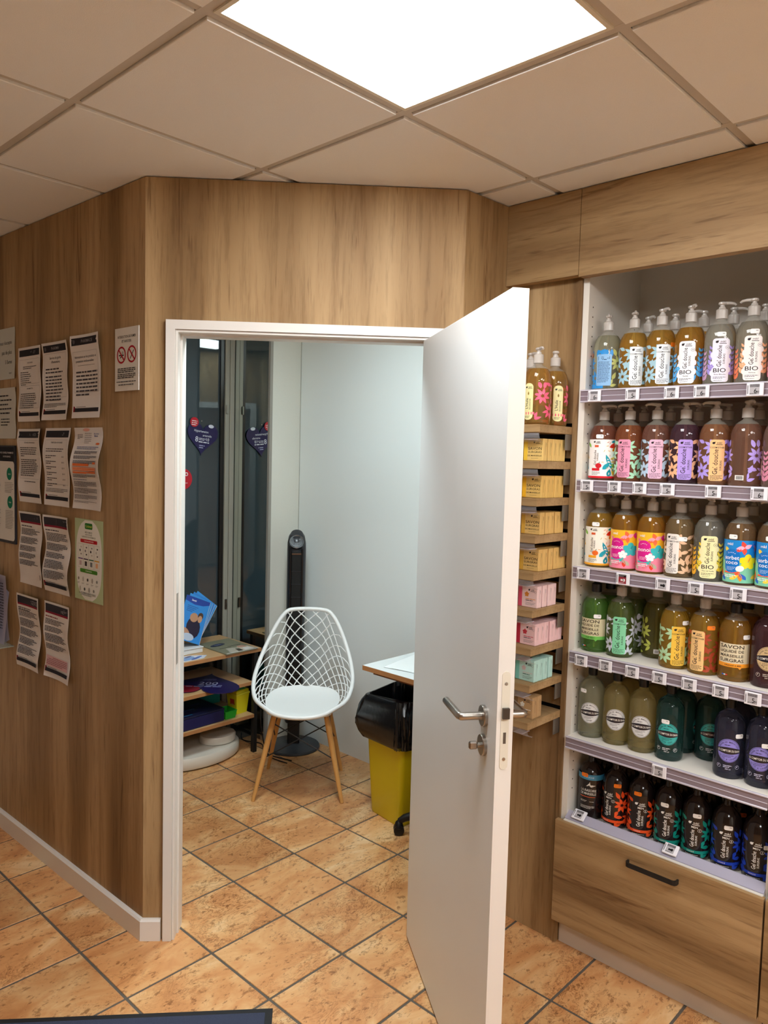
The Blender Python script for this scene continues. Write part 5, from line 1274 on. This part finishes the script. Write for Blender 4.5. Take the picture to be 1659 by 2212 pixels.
# ------------------------------------------------------------------ rack by the window
RK = (0.72, 2.2, 0.0)
rack = thing('shelf_rack', 'small rack with three wood shelves and black legs by the window', 'rack', RK)
RX0, RX1, RY0, RY1 = 0.33, 1.10, 2.0, 2.41
TOPZ, MIDZ, LOWZ = 0.594, 0.414, 0.226
for nm, z, x1, y0 in (('top_board', TOPZ, RX1, RY0), ('middle_board', MIDZ, 1.043, RY0), ('lower_board', LOWZ, 1.055, RY0)):
    b = wb(MB().bbox(RX0, x1, y0+0.003, RY1, z-0.021, z, 0.0015), nm, plain('light_wood_board', srgb(196, 158, 112), 0.4, vary=0.12, bscale=22), rack)
    wb(MB().box(RX0, x1-0.001, y0+0.0005, y0+0.003, z-0.020, z-0.001), 'edge_band', BEECH, b, off=RK)
    wb(MB().box(x1, x1+0.002, y0+0.002, RY1-0.001, z-0.020, z-0.001), 'edge_band', BEECH, b, off=RK)
for x in (RX0+0.03, 1.072):
    for y in (2.022, 2.385):
        wb(MB().bbox(x-0.0125, x+0.0125, y-0.0125, y+0.0125, 0.0, TOPZ-0.0215, 0.0015), 'leg', BLACKM, rack)
# things on it
def flat_card(name, label, cat, poly_, z, base, draw=None, group=None, th=0.003, rz=0):
    cx = sum(p[0] for p in poly_)/len(poly_); cy = sum(p[1] for p in poly_)/len(poly_)
    t = thing(name, label, cat, (cx, cy, z), 0, group)
    MB().prism([(x-cx, y-cy) for x, y in poly_], 0, th).build('sheet', plain('card_'+base.strip('#'), base, 0.4), t)
    if draw:
        p = Print(); draw(p); p.obj('print', 'printed_picture', t, lambda u, v, e: (u-cx, v-cy, th+0.0003+e), INKG)
    return t
def mag(p):
    G_ = lambda u, v: (0.862+(1.078-0.862)*u, 1.985+0.295*v)     # u right, v back
    def q(layer, pts, c): p.poly(layer, [G_(*a) for a in pts], c)
    q('print', [(0.02, 0.02), (0.98, 0.02), (0.98, 0.06), (0.02, 0.06)], '#d8d4cc')
    q('print', [(0.15, 0.06), (0.62, 0.06), (0.52, 0.34), (0.28, 0.36)], '#b9b2a2'); q('print', [(0.55, 0.06), (0.95, 0.08), (0.9, 0.3), (0.6, 0.34)], '#d9c9b4'); q('print', [(0.62, 0.08), (0.86, 0.10), (0.82, 0.22), (0.66, 0.22)], '#e9e7e4'); q('print', [(0.60, 0.27), (0.85, 0.26), (0.83, 0.38), (0.64, 0.40)], '#c89a86')
    q('print', [(0.40, 0.06), (0.55, 0.06), (0.56, 0.22), (0.46, 0.24)], '#3a352c'); q('print', [(0.45, 0.46), (0.85, 0.46), (0.85, 0.49), (0.45, 0.49)], '#4a463c'); q('print', [(0.15, 0.40), (0.50, 0.40), (0.50, 0.425), (0.15, 0.425)], '#5a564a')
    p.ell('print', *G_(0.34, 0.68), 0.052, 0.024, '#2c3248', 14, 0.2); p.ell('print', *G_(0.36, 0.69), 0.030, 0.012, '#5a6278', 12, 0.2)
flat_card('magazine', 'olive covered magazine lying on the top rack board', 'magazine', [(0.862, 2.278), (0.858, 1.986), (1.068, 1.993), (1.078, 2.285)], TOPZ+0.0005, '#7d7c66', mag, None, 0.005)
def bluemag(p):
    for k, (u, v, a, b, c) in enumerate(((0.66, 2.055, 0.05, 0.03, '#7ca4d8'), (0.70, 2.035, 0.04, 0.012, '#3a5aa8'), (0.68, 2.08, 0.03, 0.010, '#2a3a78'), (0.73, 2.05, 0.02, 0.010, '#4a78c8'))): p.ell('print', u, v, a, b, c, 12, 0.4)
flat_card('magazine', 'blue and white leaflet lying at the rack front edge', 'leaflet', [(0.55, 2.10), (0.60, 2.012), (0.735, 2.015), (0.780, 2.055), (0.70, 2.105)], TOPZ+0.0005, '#d4d8e2', bluemag, None, 0.002)
wbx = thing('white_box', 'low white cardboard box under the blue brochures', 'box', (0.715, 2.175, TOPZ+0.0005))
MB().bbox(-0.10, 0.085, -0.050, 0.055, 0, 0.026, 0.002).build('tray', plain('white_card', srgb(222, 222, 222), 0.5), wbx); MB().bbox(-0.104, 0.089, -0.054, 0.059, 0.0262, 0.032, 0.002).build('lid', plain('white_card', srgb(222, 222, 222), 0.5), wbx)
def brochure(k, cover):
    an = math.radians(23+5*k)
    t = thing('brochure', '%s blue brochure leaning in the fan on the white box' % ['front', 'second', 'third', 'rearmost'][k], 'brochure', (0.792+0.005*k-0.16*math.cos(an), 2.150+0.012*k, TOPZ+0.036+0.16*math.sin(an)), 0, 'blue brochures fanned on the white box')
    t.rotation_euler = (math.radians(-8), an, 0)
    t.scale = (1.08, 1, 1.12)
    MB().box(0, 0.148, -0.001, 0.001, 0, 0.212).build('pages', plain('brochure_blue%d' % (k % 2), ('#2f7fd0', '#3b93da')[k % 2], 0.3), t)
    MB().box(0.1482, 0.1495, -0.0012, 0.0012, 0.0, 0.212).build('page_edge', PAPER, t)
    if cover:
        p = Print(); p.rect('print', 0, 0.148, 0, 0.212, '#2f86d6', 4, 4); p.poly('print', [(0, 0.212), (0.148, 0.212), (0.148, 0.196), (0.11, 0.183), (0.06, 0.178), (0, 0.188)], '#1d3f9a'); p.text('print', 'Santé', 0.05, 0.197, 0.009, '#ffffff')
        for j in range(4): p.rect('print', 0.02, 0.085-0.01*j, 0.165-0.008*j, 0.168-0.008*j, '#1d4f9a', 1)
        p.ell('print', 0.085, 0.070, 0.042, 0.052, '#231a34', 14, 0.3); p.ell('print', 0.075, 0.118, 0.024, 0.022, '#b98a6a', 12); p.ell('print', 0.112, 0.132, 0.016, 0.018, '#4a3428', 12); p.ell('print', 0.112, 0.118, 0.013, 0.017, '#c09070', 12); p.ell('print', 0.050, 0.045, 0.026, 0.012, '#b88a70', 12, -0.5); p.ell('print', 0.070, 0.022, 0.034, 0.018, '#b8c4d8', 12)
        p.obj('print', 'cover_picture', t, lambda u, v, e: (u, -0.0013-e, v), INKG)
for k in range(4): brochure(k, k == 0)
# heart display card and red disc on the middle board
def heart_pts(s_, n=40):
    out = []
    for k in range(n):
        t = 2*PI*k/n; out.append((s_*0.0312*16*math.sin(t)**3, s_*0.0312*(13*math.cos(t)-5*math.cos(2*t)-2*math.cos(3*t)-math.cos(4*t))))
    return out
hc = thing('heart_card', 'dark blue heart shaped card lying on the middle rack board', 'card', (0.80, 2.11, MIDZ+0.001))
hc.rotation_euler = (0, 0, 2.35)
HBL = plain('heart_navy', srgb(28, 22, 76), 0.35)
MB().prism(heart_pts(0.40)[::-1], 0, 0.005).build('card', HBL, hc)
p = Print(); p.ell('print', 0.075, 0.085, 0.070, 0.062, '#8a1c2e', 20); p.text('print', '200', -0.02, -0.02, 0.05, '#aab0d8', PI); p.lines('print', -0.10, 0.09, 0.045, 2, 0.022, 0.010, '#8a90c0', random.Random(3), .7); p.lines('print', -0.05, 0.05, -0.075, 2, 0.018, 0.007, '#8a90c0', random.Random(4), .7)
p.obj('print', 'printed_text', hc, lambda u, v, e: (u, v, 0.0053+e), INKG)
# binder box, green tray, sharps bins, teal box on the lower board
bx = thing('document_box', 'dark navy document box on the lower rack board', 'box', (0.742, 2.14, LOWZ+0.0005)); bx.rotation_euler = (0, 0, 0.03)
NAVY = plain('navy_card', srgb(28, 30, 78), 0.4)
MB().bbox(-0.15, 0.125, -0.125, 0.150, 0, 0.062, 0.003).build('box', NAVY, bx); MB().bbox(-0.152, 0.127, -0.127, 0.152, 0.0622, 0.070, 0.002).build('lid', plain('navy_card_dark', srgb(20, 22, 52), 0.4), bx)
p = Print(); p.rect('print', -0.08, 0.0, -0.03, -0.02, '#3a5a9a', 1); p.rect('print', 0.02, 0.07, 0.03, 0.036, '#5a6aa0', 1); p.rect('print', -0.14, -0.06, -0.10, -0.092, '#2a6a9a', 1); p.obj('print', 'lid_print', bx, lambda u, v, e: (u, v, 0.0703), INKG)
gt = thing('green_tray', 'bright green plastic tray between navy box and yellow bin', 'tray', (0.913, 2.062, LOWZ+0.0005)); gt.scale = (0.72, 0.8, 0.9)
GRN = plain('green_plastic', srgb(40, 168, 48), 0.35); mb = MB(); vs = []
pr = [(0.044, 0.0), (0.052, 0.046), (0.055, 0.047), (0.055, 0.049), (0.050, 0.049), (0.042, 0.004)]
for a, z in pr: vs += [(-a, -a*1.1, z), (a, -a*1.1, z), (a, a*1.1, z), (-a, a*1.1, z)]
fs = [(3, 2, 1, 0)]
for i in range(len(pr)-1):
    for k in range(4): a, b = i*4+k, i*4+(k+1) % 4; fs.append((a, b, b+4, a+4))
fs.append((20, 21, 22, 23)); mb.add(vs, fs).build('bowl', GRN, gt)
def sharps(x, y, z, label):
    t = thing('sharps_bin', label, 'container', (x, y, z), 0.1, 'yellow sharps bins on the lower board'); YP = plain('yellow_plastic', srgb(216, 206, 30), 0.35); YR_ = plain('yellow_lid', srgb(206, 198, 44), 0.35)
    mb = MB(); vs = []
    pr = [(0.036, 0.0), (0.046, 0.105), (0.046, 0.107)]
    for a, zz in pr: vs += [(-a, -a*0.9, zz), (a, -a*0.9, zz), (a, a*0.9, zz), (-a, a*0.9, zz)]
    fs = [(3, 2, 1, 0), (8, 9, 10, 11)]
    for i in range(2):
        for k in range(4): a, b = i*4+k, i*4+(k+1) % 4; fs.append((a, b, b+4, a+4))
    b = mb.add(vs, fs).build('body', YP, t); MB().bbox(-0.050, 0.050, -0.045, 0.045, 0.1072, 0.118, 0.002).build('rim', YR_, t)
    MB().bbox(-0.045, 0.045, -0.040, 0.040, 0.1182, 0.134, 0.002).build('lid', YP, t); MB().bbox(-0.034, 0.034, -0.030, 0.030, 0.1342, 0.137, 0.001).build('flap', plain('green_plastic', srgb(40, 168, 48), 0.35), t)
    p = Print(); p.rect('print', -0.040, -0.004, 0.025, 0.085, '#c03a2a', 2, 2); p.rect('print', -0.034, -0.012, 0.035, 0.060, '#e8c8b0', 1); p.obj('print', 'warning_label', b, lambda u, v, e: (-0.0455+0.011*(1-v/0.105)*1.0-0.001, u+0.02, v), INKG)
sharps(1.008, 2.088, LOWZ+0.0005, 'yellow sharps bin with green flap on the lower rack board')
tb = thing('teal_box', 'teal carton at the back of the lower rack board', 'box', (0.92, 2.345, LOWZ+0.0005)); MB().bbox(-0.16, 0.115, -0.045, 0.045, 0, 0.150, 0.002).build('carton', plain('teal_card', srgb(40, 178, 172), 0.5), tb)
MB().box(-0.161, 0.116, -0.0458, -0.0452, 0.06, 0.075).build('tape', plain('teal_tape', srgb(30, 140, 140), 0.5), tb)
# bathroom scale under the rack
sc_ = thing('floor_scale', 'round white body scale on the floor under the rack', 'scale', (0.78, 2.165, 0))
SCW = plain('ivory_plastic', srgb(214, 208, 196), 0.35)
MB().lathe([(0.262, 0.008), (0.270, 0.016), (0.270, 0.060), (0.262, 0.070), (0.05, 0.074)], 48, None, 1.0, 0.62).build('platform', SCW, sc_, smooth=40)
MB().lathe([(0.100, 0.0742), (0.104, 0.078), (0.104, 0.108), (0.098, 0.115), (0.02, 0.117)], 36, T(0.135, -0.02, 0), 1.0, 0.85).build('dial_head', SCW, sc_, smooth=40)
MB().lathe([(0.240, 0.0), (0.250, 0.0078)], 40, None, 1.0, 0.62).build('foot_ring', BLACK, sc_, smooth=40)
# cables on the floor
def cable(pts, label):
    P = [Vector(p) for p in pts]; q = [spline(P, k/40) for k in range(41)]
    tag(MB().tube(q, 0.003, 6).build('cable', BLACK, None, smooth=60), label, 'cable')
cable([(1.12, 2.02, 0.40), (1.10, 2.00, 0.20), (1.115, 1.99, 0.06), (1.12, 1.96, 0.0035), (1.085, 1.88, 0.0035), (1.10, 1.76, 0.0035)], 'thin black cable curling down beside the fan base')
cable([(1.19, 2.3, 0.0035), (1.13, 2.2, 0.0035), (1.17, 2.08, 0.0035), (1.10, 1.95, 0.0035), (1.14, 1.77, 0.0035)], 'second black cable lying on the floor by the mirror')

# ------------------------------------------------------------------ hanging hearts on the window glass
def heart_sign(x, z, label):
    t = thing('heart_sign', label, 'sign', (x, 2.445, z)); t.rotation_euler = (0, math.radians(6), 0)
    MB().prism([(a, b) for a, b in heart_pts(0.205)], -0.002, 0.002, Matrix.Rotation(PI/2, 4, 'X')).build('card', HBL, t)
    MB().lathe([(0.0275, 0.0), (0.0275, 0.003)], 28, T(-0.065, -0.0022, 0.075) @ Matrix.Rotation(PI/2, 4, 'X')).build('red_disc', plain('heart_red', srgb(196, 26, 44), 0.4), t)
    p = Print(); W_ = '#dfe2f0'
    p.text('print', 'Hypertension', -0.012, 0.030, 0.013, W_, wmax=0.095); p.text('print', 'artérielle', 0.030, 0.008, 0.012, W_, wmax=0.060)
    p.text('print', '8', -0.038, -0.018, 0.030, W_); p.text('print', '10', 0.035, -0.014, 0.018, W_); p.lines('print', -0.024, 0.022, -0.010, 2, 0.008, 0.0035, W_, random.Random(2), .8); p.lines('print', -0.024, 0.046, -0.029, 1, 0.008, 0.006, W_, random.Random(3), 1)
    p.lines('print', -0.018, 0.018, -0.050, 2, 0.012, 0.005, '#a8acd0', random.Random(5), .8)
    p.ell('print', 0.050, 0.066, 0.018, 0.010, W_, 16)
    p.obj('print', 'printed_text', t, lambda u, v, e: (u, -0.0026-e, v), INKG)
    q = Print(); q.lines('print', -0.083, -0.047, 0.084, 3, 0.011, 0.005, '#f0d8da', random.Random(6), .9); q.obj('print', 'disc_text', t, lambda u, v, e: (u, -0.0058-e, v), INKG)
    MB().lathe([(0.003, 0), (0.003, 0.004)], 10, T(-0.018, -0.002, 0.088) @ Matrix.Rotation(PI/2, 4, 'X')).build('pin', STEEL, t)
heart_sign(0.994, 1.765, 'navy heart shaped sign with red disc on the booth window')
t = thing('round_sign', 'red round sign half hidden by the door frame', 'sign', (0.865, 2.445, 1.52))
MB().lathe([(0.060, 0.0), (0.060, 0.004)], 32, Matrix.Rotation(PI/2, 4, 'X')).build('disc', plain('heart_red', srgb(196, 26, 44), 0.4), t)
p = Print(); p.ring('print', 0.022, 0.028, 0.006, 0.011, '#f2e4e4', 16); p.lines('print', -0.03, 0.03, -0.02, 2, 0.014, 0.005, '#e0a8ae', random.Random(1), .7); p.obj('print', 'printed_mark', t, lambda u, v, e: (u, -0.0045-e, v), INKG)

# ------------------------------------------------------------------ table, yellow bin, castor base
tb = thing('table', 'white topped table with wood edge at the right booth wall', 'table', (1.18, 0.68, 0))
TZ = 0.725
MB().box(-0.245, 0.245, -0.36, 0.355, TZ-0.022, TZ).build('table_top', plain('white_table_laminate', srgb(226, 232, 232), 0.25), tb)
MB().box(-0.2465, -0.2452, -0.36, 0.355, TZ-0.022, TZ-0.0005).build('edge_band', BEECH, tb); MB().box(-0.245, 0.245, 0.3552, 0.3565, TZ-0.022, TZ-0.0005).build('edge_band', BEECH, tb)
MB().box(-0.215, 0.245, -0.33, 0.315, TZ-0.040, TZ-0.0225).build('sub_frame', plain('brown_wood_rail', srgb(120, 74, 44), 0.5, vary=.15, bscale=40), tb)
for x in (0.19,):
    for y in (-0.28, 0.27): MB().bbox(x-0.015, x+0.015, y-0.015, y+0.015, 0, TZ-0.0405, 0.0015).build('leg', BLACKM, tb)
MB().bbox(-0.19, -0.16, -0.29, -0.26, 0, TZ-0.0405, 0.0015).build('leg', BLACKM, tb)
sh = MB(); vs = []; n = 12
for j in range(n+1):
    for i in range(n+1):
        u, v = i/n, j/n; vs.append((0.30*u, 0.21*v, 0.001+0.004*(math.exp(-((u-.25)**2+(v-.6)**2)*14))))
pp = thing('paper_sheet', 'slightly creased white paper sheet lying on the table', 'paper', (1.02, 0.74, TZ+0.0005), 0.25); pp.rotation_euler = (0, 0, 0.2)
sh.add(vs, [(j*(n+1)+i, j*(n+1)+i+1, (j+1)*(n+1)+i+1, (j+1)*(n+1)+i) for j in range(n) for i in range(n)]).build('sheet', plain('bright_paper', srgb(236, 240, 240), 0.5), pp, smooth=60)
# bin
BX, BY = 1.105, 0.945
bn = thing('yellow_bin', 'yellow waste bin lined with a black bag under the table', 'bin', (BX, BY, 0)); bn.rotation_euler = (0, 0, math.radians(-8))
YB = plain('yellow_bin_plastic', srgb(216, 200, 22), 0.3)
def rr_ring(hx, hy, r, z, n=6, wob=None):
    out = []
    for q, (sx, sy) in enumerate(((1, 1), (-1, 1), (-1, -1), (1, -1))):
        for k in range(n):
            a = q*PI/2+k*PI/2/(n-1); x, y = sx*(hx-r)+r*math.cos(a), sy*(hy-r)+r*math.sin(a)
            out.append((x, y, z))
    return out
rings = [rr_ring(0.080, 0.105, 0.02, 0.0), rr_ring(0.084, 0.110, 0.022, 0.01), rr_ring(0.108, 0.138, 0.024, 0.50), rr_ring(0.104, 0.134, 0.024, 0.50), rr_ring(0.080, 0.106, 0.02, 0.02)]
def loft(rs, capb=True, capt=True):
    n = len(rs[0]); vs = [p for r in rs for p in r]; fs = []
    for i in range(len(rs)-1):
        for k in range(n): a, b = i*n+k, i*n+(k+1) % n; fs.append((a, b, b+n, a+n))
    if capb: fs.append(tuple(range(n))[::-1])
    if capt: fs.append(tuple(range((len(rs)-1)*n, len(rs)*n)))
    return vs, fs
MB().add(*loft(rings)).build('bin_body', YB, bn, smooth=40)
rb = random.Random(11)
def bagring(k, hx, hy, z, amp, n=22):
    out = []
    for i, (x, y, zz) in enumerate(rr_ring(hx, hy, 0.05, z, n)):
        a = math.atan2(y, x); w_ = amp*(math.sin(5*a+k*0.9)+0.7*math.sin(11*a+1.3*k)+0.6*math.sin(17*a-k*2.1)+rb.uniform(-.9, .9))
        out.append((x*(1+w_), y*(1+w_), zz+0.35*w_*0.3*math.cos(7*a+k)+0.018*math.sin(2*a+0.6)*(1 if z > 0.5 else 0.4)))
    return out
BAG = plain('black_bin_bag', srgb(16, 16, 18), 0.24, spec=0.6, bump=0.5, bscale=28)
bp_ = [(0.114, 0.144, 0.365), (0.124, 0.156, 0.369), (0.138, 0.170, 0.392), (0.145, 0.178, 0.42), (0.148, 0.182, 0.448), (0.147, 0.181, 0.476), (0.143, 0.176, 0.504), (0.138, 0.170, 0.532), (0.130, 0.160, 0.560), (0.120, 0.150, 0.578), (0.108, 0.138, 0.582), (0.101, 0.130, 0.560), (0.096, 0.124, 0.50), (0.080, 0.106, 0.30), (0.05, 0.07, 0.06)]
bag = [bagring(k*0.8, hx, hy, z, 0.010 if k == 0 else 0.024) for k, (hx, hy, z) in enumerate(bp_)]
MB().add(*loft(bag, False, True)).build('bin_bag', BAG, bn, smooth=32)
# castor foot of a swivel stool behind the door
cs = thing('swivel_stool', 'black five arm stool base with castors behind the door', 'stool', (1.165, 0.625, 0)); 
for k in range(5):
    a = math.radians(137+72*k); d = Vector((math.cos(a), math.sin(a), 0))
    arm = MB(); arm.tube([d*0.03+Vector((0, 0, 0.115)), d*0.14+Vector((0, 0, 0.108)), d*0.25+Vector((0, 0, 0.075)), d*0.275+Vector((0, 0, 0.060))], [0.026, 0.022, 0.017, 0.013], 10)
    ar = arm.build('arm', BLACK, cs, smooth=60)
    cst = MB(); c_ = d*0.275
    for s_ in (-1, 1):
        nrm = Vector((-d.y, d.x, 0)); M = Matrix.Translation(c_+nrm*(0.011*s_)+Vector((0, 0, 0.0235))) @ Matrix.Rotation(a, 4, 'Z') @ Matrix.Rotation(PI/2, 4, 'X')
        cst.lathe([(0.018, -0.008), (0.0235, -0.006), (0.0235, 0.006), (0.018, 0.008)], 18, M)
    cst.lathe([(0.017, 0.026), (0.022, 0.034), (0.016, 0.056), (0.008, 0.064)], 14, Matrix.Translation(c_))
    cst.build('castor', BLACK, cs, smooth=40)
MB().lathe([(0.030, 0.085), (0.034, 0.125), (0.026, 0.14), (0.025, 0.40)], 20).build('column', BLACKM, cs, smooth=40)
MB().lathe([(0.09, 0.402), (0.11, 0.41), (0.11, 0.45), (0.09, 0.465), (0.02, 0.47)], 32).build('seat', BLACK, cs, smooth=40)

# ------------------------------------------------------------------ door mat
q0, q1 = Vector((-0.109, 0.342)), Vector((-0.705, 0.861)); dM = (q1-q0).normalized(); nM = Vector((dM.y, -dM.x))
if nM.dot(Vector((CAM.x, CAM.y))-q0) < 0: nM = -nM
mat_ = thing('door_mat', 'dark blue door mat with black rubber border at bottom left', 'mat', (q0.x, q0.y, 0))
mat_.rotation_euler = (0, 0, math.atan2(dM.y, dM.x))      # local x along the far edge, local +y towards the camera
sgn = 1 if Vector((-dM.y, dM.x)).dot(nM) > 0 else -1
MB().bbox(0, 1.35, min(0, sgn*0.85), max(0, sgn*0.85), 0.0005, 0.004, 0.001).build('rubber_border', plain('black_rubber', srgb(22, 22, 24), 0.6), mat_)
MB().bbox(0.022, 1.328, min(sgn*0.022, sgn*0.828), max(sgn*0.022, sgn*0.828), 0.0041, 0.0085, 0.0015).build('carpet', plain('blue_mat_pile', srgb(52, 58, 78), 0.95, bump=0.8, bscale=500, vary=0.3), mat_)

# small print that cannot be picked apart letter by letter
for o in list(col.objects):
    if o.type == 'MESH' and o.name.split('.')[0] in ('leaf_print', 'lettering', 'printed_text'): o['kind'] = 'stuff'
